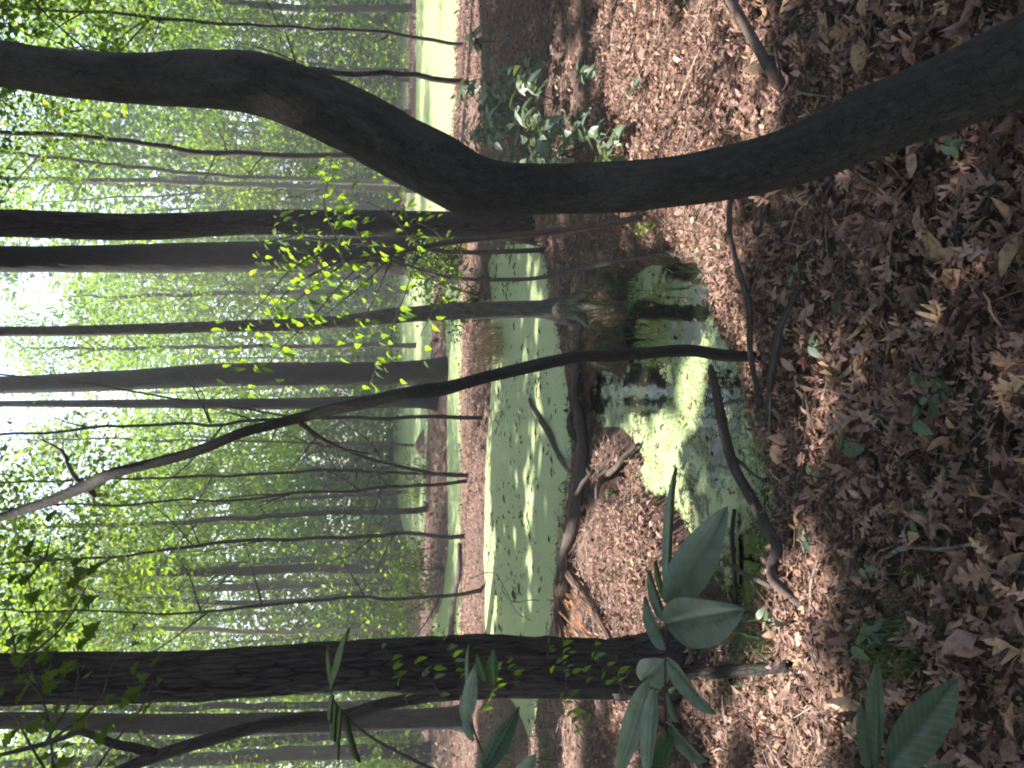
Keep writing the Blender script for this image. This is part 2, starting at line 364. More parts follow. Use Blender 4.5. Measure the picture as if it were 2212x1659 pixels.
def shore(x, y):
    """distance to the nearest pond, negative in the water, with a ragged edge"""
    d = None
    for p in PONDS.values():
        s = sdf(p, x, y); d = s if d is None else np.minimum(d, s)
    wob = 0.07 * fbm(np.asarray(x) * 2.5, np.asarray(y) * 2.5, 0, 3, 3) * np.clip(0.5 + np.asarray(y) * 0.08, 0, 2.0)
    return d + wob
def height(x, y):
    x = np.asarray(x, float); y = np.asarray(y, float)
    s = shore(x, y)
    land = 0.02 + 0.10 * (1 - np.exp(-np.clip(s, 0, None) / 0.12)) + 0.12 * (1 - np.exp(-np.clip(s, 0, None) / 1.2))
    land = land + 0.05 * fbm(x * 0.9, y * 0.9, 0, 3, 5) * np.clip(s * 2, 0, 1) + 0.022 * fbm(x * 7, y * 7, 0, 3, 6) + .012
    land = land * (1 - .5 * np.clip((y - 7) / 3, 0, 1)) + 0.05 * np.clip((3.0 - y) / 2, 0, 1)
    rise = np.clip((y - 45) / 60, 0, 3) * 1.2 + np.clip((np.abs(x) - 30) / 60, 0, 2) * 1.0 + np.clip((-y - 8) / 40, 0, 2)
    h = np.where(s > 0, land, np.maximum(-0.35, 0.02 + s * 0.6)) + rise
    for p, dep in PITS:
        q = sdf(p, x, y); h = h - dep * np.clip(-q / 0.05 + 0.3, 0, 1) * (1 + 0 * x)
    return h
def h1(x, y): return float(height(np.array([x]), np.array([y]))[0])
def G(px, py, lift=0.0):
    """the point of the ground seen at a place of the picture"""
    z = 0.15
    for _ in range(8):
        p = onz(px, py, z); z = 0.5 * z + 0.5 * max(h1(p[0], p[1]), 0.0)
    p = onz(px, py, z); p[2] = z + lift; return p

def grid(xs, ys):
    X, Y = np.meshgrid(xs, ys); n, m = X.shape
    i = np.arange(n - 1)[:, None] * m; j = np.arange(m - 1)[None, :]
    Q = np.stack([i + j, i + j + 1, i + m + j + 1, i + m + j], -1).reshape(-1, 4)
    return X, Y, Q
def warp(n, lin, far, near_n):
    t = np.linspace(-1, 1, n); return np.sign(t) * (np.abs(t) * lin + (far - lin) * np.abs(t) ** 4.5)
xs = warp(420, 9, 260, 0)
ty = np.linspace(0, 1, 470); ys = np.concatenate([-np.array([200, 120, 70, 40, 22, 12, 7, 4.5, 3, 2, 1.3, .7, .2]), 0.3 + 9.5 * ty ** 1.25 + 32 * ty ** 4 + 260 * ty ** 12])
X, Y, Q = grid(xs, ys)
Z = height(X.ravel(), Y.ravel())
ground = link('ground', make_mesh('ground', np.stack([X.ravel(), Y.ravel(), Z], -1), Q, GROUND))
tag(ground, 'brown forest floor of dry leaves and soil around the ponds', kind='structure')

# one water sheet per pond, slightly wider than its hole in the ground
def lerpmask(x, y, px, py, rx, ry):
    c = onz(px, py, 0)
    return np.clip(1 - np.sqrt(((x - c[0]) / rx) ** 2 + ((y - c[1]) / ry) ** 2), 0, 1)
WL = {'near_pond': 'mottled duckweed pond in front of the leafy islet', 'green_pond': 'smooth pale green pond of closed duckweed beyond the long log',
      'channel': 'narrow sunlit green channel between the two brown strips of bank', 'far_pond': 'long green pond behind the farthest brown strip of bank',
      'back_channel': 'bright strip of green water at the far right edge of the woods', 'distant_water': 'small distant strip of bright green water'}
for nm, p in PONDS.items():
    x0, y0 = p.min(0) - 0.5; x1, y1 = p.max(0) + 0.5
    st = max(0.035, (y1 - y0) / 110)
    nx_ = int(min(260, (x1 - x0) / st)) + 2; ny_ = int((y1 - y0) / st) + 2
    X, Y, Q = grid(np.linspace(x0, x1, nx_), np.linspace(y0, y1, ny_))
    xf, yf = X.ravel(), Y.ravel()
    keep = sdf(p, xf, yf) < 0.35
    Q = Q[keep[Q].all(1)]
    if nm == 'near_pond':
        cov = 0.55 + 0.15 * fbm(xf * 1.1, yf * 1.1, 0, 2, 40)
        cov = cov - 1.6 * lerpmask(xf, yf, 1395, 725, .24, .5) - 1.5 * lerpmask(xf, yf, 1390, 845, .15, .42) - 0.7 * lerpmask(xf, yf, 1290, 850, .16, .35)
        cov = cov - 0.35 * lerpmask(xf, yf, 1480, 640, .4, .45) - 0.25 * lerpmask(xf, yf, 1560, 900, .3, .5) - 0.25 * lerpmask(xf, yf, 1640, 1180, .45, .35) - 0.2 * lerpmask(xf, yf, 1560, 1010, .2, .2)
        cov = cov + 0.22 * lerpmask(xf, yf, 1480, 850, .35, .35) + .2 * lerpmask(xf, yf, 1420, 960, .3, .4) + .15 * lerpmask(xf, yf, 1600, 1060, .3, .3)
    else:
        cov = 0.745 + 0.06 * fbm(xf * .8, yf * .8, 0, 2, 41) + xf * 0
        if nm == 'green_pond':
            cov = cov - 0.18 * lerpmask(xf, yf, 1230, 1250, 1.0, .35) - 0.12 * lerpmask(xf, yf, 1110, 540, .6, 1.2) - .12 * lerpmask(xf, yf, 1120, 760, .9, .7)
    V = np.stack([xf, yf, np.zeros_like(xf)], -1)
    o = link('pond_water', make_mesh('pond_water', V, Q, WATER, {'cover': cov.astype(np.float32)}))
    tag(o, WL[nm], kind='structure')

# ------------------------------------------------------------------ leaves: templates and scattering
def leaf_tpl(outline, fold=0.25, curl=0.0, tipcurl=0.0):
    """outline: (s, half width) along the midrib; two strips folded along the midrib"""
    pts = []; 
    for s, hw in outline:
        zc = -tipcurl * s * s
        pts.append((s, hw, fold * hw + zc - curl * hw * hw * 6)); pts.append((s, 0, zc)); pts.append((s, -hw, fold * hw + zc - curl * hw * hw * 6))
    V = np.array(pts); Fc = []
    for i in range(len(outline) - 1):
        a = i * 3
        Fc += [(a, a + 3, a + 4), (a, a + 4, a + 1), (a + 1, a + 4, a + 5), (a + 1, a + 5, a + 2)]
    Fc = [f for f in Fc if len({tuple(np.round(V[k], 5)) for k in f}) == 3]
    return V, np.array(Fc)
OVATE = [(0, 0), (.12, .16), (.3, .27), (.55, .26), (.78, .15), (1, 0)]
OAK = [(0, .012), (.14, .014), (.18, .05), (.27, .19), (.32, .18), (.34, .06), (.40, .06), (.50, .31), (.56, .30), (.58, .09), (.64, .08), (.74, .24), (.79, .22), (.82, .09), (.92, .09), (1, .01)]
SMALL = [(0, 0), (.35, .28), (.7, .2), (1, 0)]
RHOMB = (np.array([(0, 0, 0), (.45, .3, .07), (1, 0, -.05), (.45, -.3, .07)]), np.array([(0, 1, 2), (0, 2, 3)]))
REDOAK = [(0, .01), (.16, .012), (.24, .16), (.27, .05), (.36, .04), (.52, .33), (.50, .10), (.60, .05), (.78, .27), (.74, .08), (.84, .05), (1, .01)]
LONG = [(0, .005), (.1, .05), (.35, .15), (.6, .16), (.85, .08), (1, 0)]
T_OAK = [leaf_tpl(OAK, .3, .2, .3), leaf_tpl(OAK, -.25, .4, -.25), leaf_tpl(OAK, .1, .6, .5), leaf_tpl(OAK, .45, -.3, -.4), leaf_tpl(OAK, -.1, -.5, .2), leaf_tpl(REDOAK, .25, .3, .4), leaf_tpl(REDOAK, -.2, .2, -.3), leaf_tpl(LONG, .6, 0, .3), leaf_tpl(LONG, -.5, 0, -.4)]
T_OVD = [leaf_tpl(OVATE, .25, .3, .25), leaf_tpl(OVATE, -.2, .6, -.2), leaf_tpl(SMALL, .3, 0, .4)]
T_SM = [leaf_tpl(SMALL, .35, 0, .2), leaf_tpl(SMALL, -.3, 0, -.25)]
T_MAPLE = leaf_tpl([(0, .02), (.08, .30), (.2, .22), (.34, .46), (.45, .2), (.6, .22), (.72, .1), (1, 0)], .2, 0, .2)

def rotmats(yaw, pitch, roll):
    cy_, sy = np.cos(yaw), np.sin(yaw); cp, sp = np.cos(pitch), np.sin(pitch); cr, sr = np.cos(roll), np.sin(roll)
    z = np.zeros_like(yaw); o = np.ones_like(yaw)
    Rz = np.stack([cy_, -sy, z, sy, cy_, z, z, z, o], -1).reshape(-1, 3, 3)
    Ry = np.stack([cp, z, sp, z, o, z, -sp, z, cp], -1).reshape(-1, 3, 3)
    Rx = np.stack([o, z, z, z, cr, -sr, z, sr, cr], -1).reshape(-1, 3, 3)
    return Rz @ Ry @ Rx
def scatter(tpl, pos, yaw, pitch, roll, scale, col, wid=None):
    V, Fc = tpl; n = len(pos)
    if n == 0: return np.zeros((0, 3)), np.zeros((0, 3), int), {'tint': np.zeros((0, 4))}
    L = np.repeat(V[None], n, 0) * np.asarray(scale).reshape(-1, 1, 1)
    if wid is not None: L[:, :, 1] *= np.asarray(wid).reshape(-1, 1)
    W = np.einsum('nij,nkj->nki', rotmats(yaw, pitch, roll), L) + pos[:, None, :]
    Fo = (Fc[None] + (np.arange(n) * len(V))[:, None, None]).reshape(-1, 3)
    c = np.repeat(np.concatenate([col, np.ones((n, 1))], 1)[:, None], len(V), 1).reshape(-1, 4)
    return W.reshape(-1, 3), Fo, {'tint': c}
def mixcol(pal, n, rs=RS, jit=0.15):
    pal = np.array(pal); i = rs.randint(0, len(pal), n); j = rs.randint(0, len(pal), n); t = rs.rand(n, 1)
    return (pal[i] * t + pal[j] * (1 - t)) * (1 + jit * rs.randn(n, 1)).clip(.5, 1.6)

PAL_DRY = [(.25, .145, .12), (.34, .215, .185), (.15, .088, .074), (.27, .16, .11), (.085, .052, .045), (.36, .235, .20), (.40, .26, .155), (.19, .112, .094), (.22, .125, .105), (.13, .078, .068)]
PAL_GREEN = [(.06, .10, .02), (.08, .125, .024), (.04, .075, .016), (.10, .14, .026)]
PAL_LIGHT = [(.09, .15, .03), (.12, .18, .035), (.07, .12, .025)]
PAL_DUSK = [(.05, .09, .04), (.06, .10, .045), (.075, .12, .05)]

# ------------------------------------------------------------------ leaf litter
def visible_pts(n, y0, y1, power=1.0, margin=0.15, xr=None):
    """random points of the ground in front of the camera, spread over the wedge in view and a little to its sides"""
    y = (y0 ** 2 + (y1 ** 2 - y0 ** 2) * RS.rand(n) ** power) ** .5
    hw = y * (0.47 + margin) + 0.25
    x = (RS.rand(n) * 2 - 1) * hw
    return x, y
def litter(n, y0, y1, tpls, s0, s1, water_ok=0.0, tilt=.45, pal=PAL_DRY, lift=.012, dens=None):
    x, y = visible_pts(n, y0, y1)
    s = shore(x, y); k = s > 0.015
    if dens is not None: k &= RS.rand(n) < dens(x, y)
    x, y, s = x[k], y[k], s[k]; z = height(x, y) + lift + RS.rand(len(x)) * lift
    n = len(x); pos = np.stack([x, y, z], -1)
    parts = []
    idx = RS.randint(0, len(tpls), n)
    for t in range(len(tpls)):
        q = idx == t; m = q.sum()
        parts.append(scatter(tpls[t], pos[q], RS.rand(m) * 6.28, RS.randn(m) * tilt, RS.randn(m) * tilt + (RS.rand(m) < .3) * 3.14, s0 + (s1 - s0) * RS.rand(m) ** 1.3, mixcol(pal, m), .5 + .8 * RS.rand(m)))
    return parts
parts = []
parts += litter(2600, 1.25, 2.3, T_OAK + T_OVD[2:], .04, .095, lift=.014, pal=[tuple(1.2 * c for c in p) for p in PAL_DRY])
parts += litter(9000, 2.2, 4.8, T_OAK + T_SM, .025, .062, lift=.012)
parts += litter(34000, 1.3, 5.2, T_SM + T_OVD[2:], .012, .036, lift=.012)
parts += litter(33000, 4.0, 15.0, T_SM + T_OVD[2:], .022, .055, lift=.015)
parts += litter(9000, 13.0, 34.0, [RHOMB], .08, .16, lift=.02)
v, f, a = merge(parts)
lit = link('leaf_litter', make_mesh('leaf_litter', v, f, DRY, a), ground); lit['kind'] = 'stuff'
# the 300 that show largest: whole oak leaves lying on top near the camera
oak_me = []
for k in range(10):
    V, Fc = (T_OAK + T_OVD[:1])[k]
    for q in range(3):
        c = np.tile(np.append(mixcol([[.40, .27, .22], [.33, .215, .17], [.46, .32, .21], [.26, .17, .14]], 1)[0], 1), (len(V), 1))
        Vj = V.copy(); Vj[:, 2] += .03 * np.sin(V[:, 0] * 9 + q) + .04 * RS.randn(len(V)) * .5
        oak_me.append(make_mesh('dry_leaf', Vj, Fc, DRY, {'tint': c}))
cnt = 0
while cnt < 290:
    x, y = visible_pts(1, 1.35, 2.9, 0.9, .05); x = x[0]; y = y[0]
    if shore(np.array([x]), np.array([y]))[0] < .05: continue
    o = link('dry_leaf', random.choice(oak_me), ground, (x, y, h1(x, y) + .028 + .01 * random.random()))
    s = random.uniform(.055, .12); o.scale = (s, s * random.uniform(.8, 1.15), s)
    o.rotation_euler = (random.gauss(0, .3) + (3.14 if random.random() < .3 else 0), random.gauss(0, .28), random.uniform(0, 6.28)); cnt += 1

# pine straw and small twigs in the litter
def needles(n, y0, y1, L0, L1, rad, pal, lift=.02):
    x, y = visible_pts(n, y0, y1); k = shore(x, y) > 0; x, y = x[k], y[k]; n = len(x)
    z = height(x, y) + lift; yaw = RS.rand(n) * 6.28; L = L0 + (L1 - L0) * RS.rand(n); tz = RS.randn(n) * .16
    d = np.stack([np.cos(yaw), np.sin(yaw), tz], -1); pv = np.stack([-np.sin(yaw), np.cos(yaw), yaw * 0], -1)
    P = np.stack([x, y, z], -1); bend = pv * (RS.randn(n) * .12 * L)[:, None]
    r = rad * (.6 + .8 * RS.rand(n))[:, None]
    up = np.array([0, 0, 1.0])
    ring = []
    for kk, (tt, b, sc) in enumerate([(-.5, 0, .6), (0, 1, 1), (.5, 0, .4)]):
        c = P + d * (L * tt)[:, None] + bend * b
        ring += [c + pv * r * sc, c + up * r * sc, c - pv * r * sc]
    V = np.stack(ring, 1).reshape(-1, 3); b0 = (np.arange(n) * 9)[:, None, None]
    T = np.array([(0, 3, 4), (0, 4, 1), (1, 4, 5), (1, 5, 2), (3, 6, 7), (3, 7, 4), (4, 7, 8), (4, 8, 5)])
    Fc = (T[None] + b0).reshape(-1, 3)
    c = np.repeat(np.concatenate([mixcol(pal, n), np.ones((n, 1))], 1)[:, None], 9, 1).reshape(-1, 4)
    return V, Fc, {'tint': c}
v, f, a = merge([needles(9000, 1.3, 6, .05, .14, .0011, [(.30, .20, .15), (.22, .14, .10), (.40, .30, .22)]),
                 needles(9000, 5, 13, .08, .22, .0028, [(.30, .20, .16), (.2, .13, .10)]),
                 needles(700, 1.4, 7, .1, .32, .003, [(.16, .12, .10), (.28, .23, .2)], .025)])
o = link('pine_straw', make_mesh('pine_straw', v, f, DRY, a), ground); o['kind'] = 'stuff'

# floating twigs and specks on the closed duckweed, clumps of duckweed round the open water
def onwater(pond, n, y_rng=None):
    p = PONDS[pond]; lo = p.min(0); hi = p.max(0); x = lo[0] + (hi[0] - lo[0]) * RS.rand(n); y = lo[1] + (hi[1] - lo[1]) * RS.rand(n)
    k = shore(x, y) < -.03; return x[k], y[k]
parts = []
for pond, n, s0, s1 in (('green_pond', 1100, .02, .17), ('near_pond', 420, .015, .06)):
    x, y = onwater(pond, n); m = len(x); pos = np.stack([x, y, np.full(m, .006)], -1)
    if pond == 'green_pond':
        j = RS.randint(0, 90, m); pos[:, 0] = pos[j, 0] + RS.randn(m) * .16; pos[:, 1] = pos[j, 1] + RS.randn(m) * .12
        k = shore(pos[:, 0], pos[:, 1]) < -.02; pos = pos[k]; m = len(pos)
    parts.append(scatter(T_SM[0], pos, RS.rand(m) * 6.28, RS.randn(m) * .05, RS.randn(m) * .1, s0 + (s1 - s0) * RS.rand(m) ** 2, mixcol([(.08, .09, .05), (.05, .06, .035), (.14, .11, .06)], m), .05 + .13 * RS.rand(m)))
x, y = onwater('near_pond', 900); m = len(x); pos = np.stack([x, y, np.full(m, .008)], -1)
parts.append(scatter(T_SM[1], pos, RS.rand(m) * 6.28, RS.randn(m) * .1, RS.randn(m) * .2, .012 + .03 * RS.rand(m) ** 2, mixcol([(.10, .08, .05), (.05, .05, .03), (.3, .14, .05)], m)))
v, f, a = merge(parts)
o = link('floating_debris', make_mesh('floating_debris', v, f, DRY, a)); tag(o, 'dark twigs and specks of leaf floating on the duckweed', kind='stuff')
hexa = (np.array([(0, 0, .25)] + [(math.cos(k * 1.0472), math.sin(k * 1.0472), 0) for k in range(6)]), np.array([(0, k + 1, (k + 1) % 6 + 1) for k in range(6)]))
x, y = onwater('near_pond', 26000); m = len(x)
q = (lerpmask(x, y, 1395, 725, .24, .5) < .05) & (lerpmask(x, y, 1390, 845, .15, .42) < .05); x, y = x[q], y[q]
k = fbm(x * 2.2, y * 2.2, 0, 3, 77) > .08; x, y = x[k], y[k]; m = len(x)
v, f, a = scatter(hexa, np.stack([x, y, np.full(m, .003)], -1), RS.rand(m) * 6.28, RS.randn(m) * .08, RS.randn(m) * .08, .003 + .005 * RS.rand(m) ** 2, mixcol([(.22, .29, .11), (.28, .35, .14), (.16, .22, .08)], m))
o = link('duckweed', make_mesh('duckweed', v, f, leaf_mat('duckweed', .15, .5), a)); tag(o, 'tiny green duckweed discs floating on the near pond', 'duckweed', kind='stuff')

# ------------------------------------------------------------------ trees
def crown_mesh(name, seed, n_clumps, per, rx, rz, z0, leaf, pal, tpl=RHOMB, spread=.42, mat=LEAF, hollow=.35):
    rs = np.random.RandomState(seed)
    c = rs.randn(n_clumps, 3); c /= np.linalg.norm(c, axis=1)[:, None]
    rr = (hollow + (1 - hollow) * rs.rand(n_clumps) ** .5)[:, None]
    c = c * rr * np.array([rx, rx, rz]); c[:, 2] += z0 + rz
    flat = np.array([1, 1, .38])
    P = (c[:, None, :] + rs.randn(n_clumps, per, 3) * spread * flat * (.6 + .9 * rs.rand(n_clumps))[:, None, None]).reshape(-1, 3)
    n = len(P)
    cc = np.repeat(mixcol(pal, n_clumps, rs, .2), per, 0) * (1 + .15 * rs.randn(n, 1)).clip(.6, 1.5)
    v, f, a = scatter(tpl, P, rs.rand(n) * 6.28, rs.randn(n) * .5 + .35, rs.randn(n) * .5, leaf * (.6 + .8 * rs.rand(n)), cc)
    return make_mesh(name, v, f, mat, a, smooth=False), c
CROWNS = []
for k in range(6):
    CROWNS.append(crown_mesh('crown', 100 + k, 70, 110, [2.2, 1.7, 2.6, 1.9, 2.4, 1.6][k], [3.4, 3.8, 2.8, 3.2, 4.2, 2.6][k], 0, .10, [PAL_GREEN, PAL_LIGHT, PAL_GREEN, PAL_LIGHT, PAL_GREEN, PAL_LIGHT][k]))
def limbs(base_pts, rbase, ccs, n, rs):
    """limbs from the trunk into leaf clumps"""
    parts = []
    P = np.asarray(base_pts)
    for i in rs.choice(len(ccs), min(n, len(ccs)), replace=False):
        c = ccs[i]; zz = c[2] - np.linalg.norm(c[:2]) * .6
        j = int(np.argmin(np.abs(P[:, 2] - zz))); s = P[j]
        mid = (s + c) / 2 + np.array([0, 0, .15]); parts.append(tube([s, mid, c], [rbase * .35, rbase * .22, rbase * .08], 5, .5, .05, seed=int(i)))
    return parts
TREES = []
def px_tree(name, label, pts, mat=B_FAR, crown=None, group=None, cat='tree', sides=12, step=.25, base_flare=1.5, sink=.12, top=11.0, rough=.05, limbn=9, czscale=1.0, crown_off=(0, 0), crown_z=None, part='trunk', **kw):
    """pts: (px, py, width px, depth or None). The first point is the foot, on the ground."""
    W = []; Rr = []
    for i, (px, py, wpx, d) in enumerate(pts):
        if i == 0:
            p = G(px, py) if d is None else at(px, py, d); d0 = p[1]
        else:
            p = at(px, py, d0 if d is None else d)
        W.append(p); Rr.append(prad(wpx, p))
    # foot: flare and sink under ground
    foot = W[0].copy(); hb = h1(foot[0], foot[1]); foot[2] = min(foot[2], hb)
    if name != 'crooked_tree': W[0] = foot
    else: foot = W[0].copy(); foot[2] = W[0][2]
    base = foot.copy()
    if name == 'crooked_tree': sink = .0
    fl = foot + (W[1] - foot) / np.linalg.norm(W[1] - foot) * Rr[0] * 2.2
    W2 = [foot - np.array([0, 0, sink]), foot, fl] + W[1:]; R2 = [Rr[0] * base_flare * 1.15, Rr[0] * base_flare, Rr[0]] + Rr[1:]
    if name == 'crooked_tree': W2, R2 = list(W), list(Rr)
    if top and W2[-1][2] < top:
        d = W2[-1] - W2[-2]; d = d / (abs(d[2]) + 1e-6); d[:2] = np.clip(d[:2], -.25, .25) * .6
        e = W2[-1] + d * (top - W2[-1][2]) * .5; e2 = e + np.array([0, 0, (top - W2[-1][2]) * .5])
        R2 += [R2[-1] * .75, R2[-1] * .4]; W2 += [e, e2]
    root = empty(name, base, label, cat, group)
    tube_obj(part, mat, root, W2, R2, base, sides=sides, step=step, rough=rough, seed=len(TREES), **kw)
    if crown is not None:
        me, cc = CROWNS[crown]
        hz = crown_z if crown_z is not None else 2.6
        Wt = np.array(W2) - base; Wr = resample(Wt, R2, .5)[0]
        j = int(np.argmin(np.abs(Wr[:, 2] - (hz + 2.5)))); off = Wr[j].copy(); off[2] = hz; off[0] += crown_off[0]; off[1] += crown_off[1]
        co = link('crown', me, root, off); co.rotation_euler[2] = random.uniform(0, 6.28); co.scale = (1, 1, czscale)
        rz = co.rotation_euler[2]; rot = np.array([[math.cos(rz), -math.sin(rz), 0], [math.sin(rz), math.cos(rz), 0], [0, 0, 1]])
        C2 = (cc * np.array([1, 1, czscale])) @ rot.T + off
        lp = limbs(Wr, max(Rr[0], .05) * .8, C2, limbn, np.random.RandomState(len(TREES) + 50))
        for v, f, a in lp: link('branch', make_mesh('branch', v, f, mat, a), root)
    TREES.append(root); return root

# A: big crooked trunk close by, crossing the whole picture
A = [(2420, 15, 225, 1.33), (2330, 75, 205, 1.37), (2212, 135, 188, 1.42), (2080, 190, 168, 1.5), (1900, 260, 150, 1.62), (1750, 325, 128, 1.72), (1600, 368, 116, 1.82), (1450, 393, 106, 1.92), (1300, 405, 106, 2.0), (1180, 408, 108, 2.07), (1090, 408, 118, 2.1),
     (1015, 398, 138, 2.12), (930, 350, 142, 2.15), (850, 310, 140, 2.18), (760, 258, 134, 2.2), (670, 222, 134, 2.25), (560, 184, 130, 2.3), (450, 176, 118, 2.35), (300, 172, 108, 2.4), (150, 162, 102, 2.45), (0, 138, 97, 2.5), (-200, 110, 90, 2.6)]
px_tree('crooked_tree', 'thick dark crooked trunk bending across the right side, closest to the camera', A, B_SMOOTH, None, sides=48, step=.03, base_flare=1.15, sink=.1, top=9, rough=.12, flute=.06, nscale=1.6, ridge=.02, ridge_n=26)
# G: straight furrowed pine at the left
Gp = [(1462, 1440, 128, None), (1416, 1442, 116, None), (1250, 1437, 118, None), (1050, 1434, 126, None), (722, 1440, 108, None), (400, 1460, 109, None), (0, 1468, 113, None), (-300, 1476, 110, None)]
px_tree('pine_tree', 'straight dark trunk with furrowed bark and leafy sprigs, left of the ponds', Gp, B_FURROW, None, sides=110, step=.03, base_flare=1.25, rough=.04, ridge=.10, ridge_n=17, top=12)
# B1, B2, D: dark trunks in the middle distance
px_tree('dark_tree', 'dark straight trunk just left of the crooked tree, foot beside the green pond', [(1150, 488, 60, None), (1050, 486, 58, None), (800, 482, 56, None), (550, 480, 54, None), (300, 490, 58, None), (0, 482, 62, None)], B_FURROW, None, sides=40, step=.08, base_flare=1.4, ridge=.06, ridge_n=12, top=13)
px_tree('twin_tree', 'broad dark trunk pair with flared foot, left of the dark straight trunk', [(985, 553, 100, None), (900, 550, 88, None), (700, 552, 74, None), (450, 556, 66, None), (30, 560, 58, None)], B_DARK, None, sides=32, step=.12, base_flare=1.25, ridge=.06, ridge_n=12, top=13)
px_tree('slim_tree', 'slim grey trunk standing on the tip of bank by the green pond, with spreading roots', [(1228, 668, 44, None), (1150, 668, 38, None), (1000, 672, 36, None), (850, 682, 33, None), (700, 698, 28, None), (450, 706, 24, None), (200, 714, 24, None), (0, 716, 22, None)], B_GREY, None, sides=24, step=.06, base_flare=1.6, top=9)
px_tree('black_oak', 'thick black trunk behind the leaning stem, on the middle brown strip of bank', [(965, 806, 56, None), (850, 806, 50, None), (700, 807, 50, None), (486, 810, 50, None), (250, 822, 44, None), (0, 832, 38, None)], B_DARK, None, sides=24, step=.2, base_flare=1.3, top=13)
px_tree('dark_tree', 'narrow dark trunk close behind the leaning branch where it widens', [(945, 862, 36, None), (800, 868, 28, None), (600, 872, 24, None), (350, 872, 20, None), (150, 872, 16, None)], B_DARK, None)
# H: trunks left of the pine
px_tree('dark_tree', 'thick dark trunk left of the furrowed pine with a pale stem at its foot', [(1015, 1550, 46, None), (900, 1553, 44, None), (700, 1560, 46, None), (450, 1566, 48, None), (250, 1562, 40, None), (0, 1556, 36, None)], B_FURROW, None, sides=28, step=.15, ridge=.05, ridge_n=12, top=12)
hb = px_tree('curved_tree', 'dark arching tree that forks at the far left beside the pine', [(1395, 1497, 26, None), (1300, 1499, 24, None), (1140, 1497, 24, None), (1017, 1500, 24, None), (930, 1505, 24, None), (826, 1522, 26, None), (740, 1548, 28, None), (660, 1552, 28, None), (555, 1570, 27, None), (451, 1598, 27, None), (347, 1630, 26, None), (250, 1668, 22, None), (120, 1730, 18, None)], B_FAR, None, sides=16, step=.08, top=7)
b0 = np.array(hb.location)
dd = b0[1]
tube_obj('branch', B_FAR, hb, [at(340, 1630, dd), at(290, 1615, dd), at(243, 1606, dd), at(177, 1580, dd), at(139, 1593, dd + .1), at(70, 1614, dd + .2), at(-40, 1640, dd + .3)], [.028, .024, .022, .018, .014, .012, .008], b0, sides=8, step=.08)

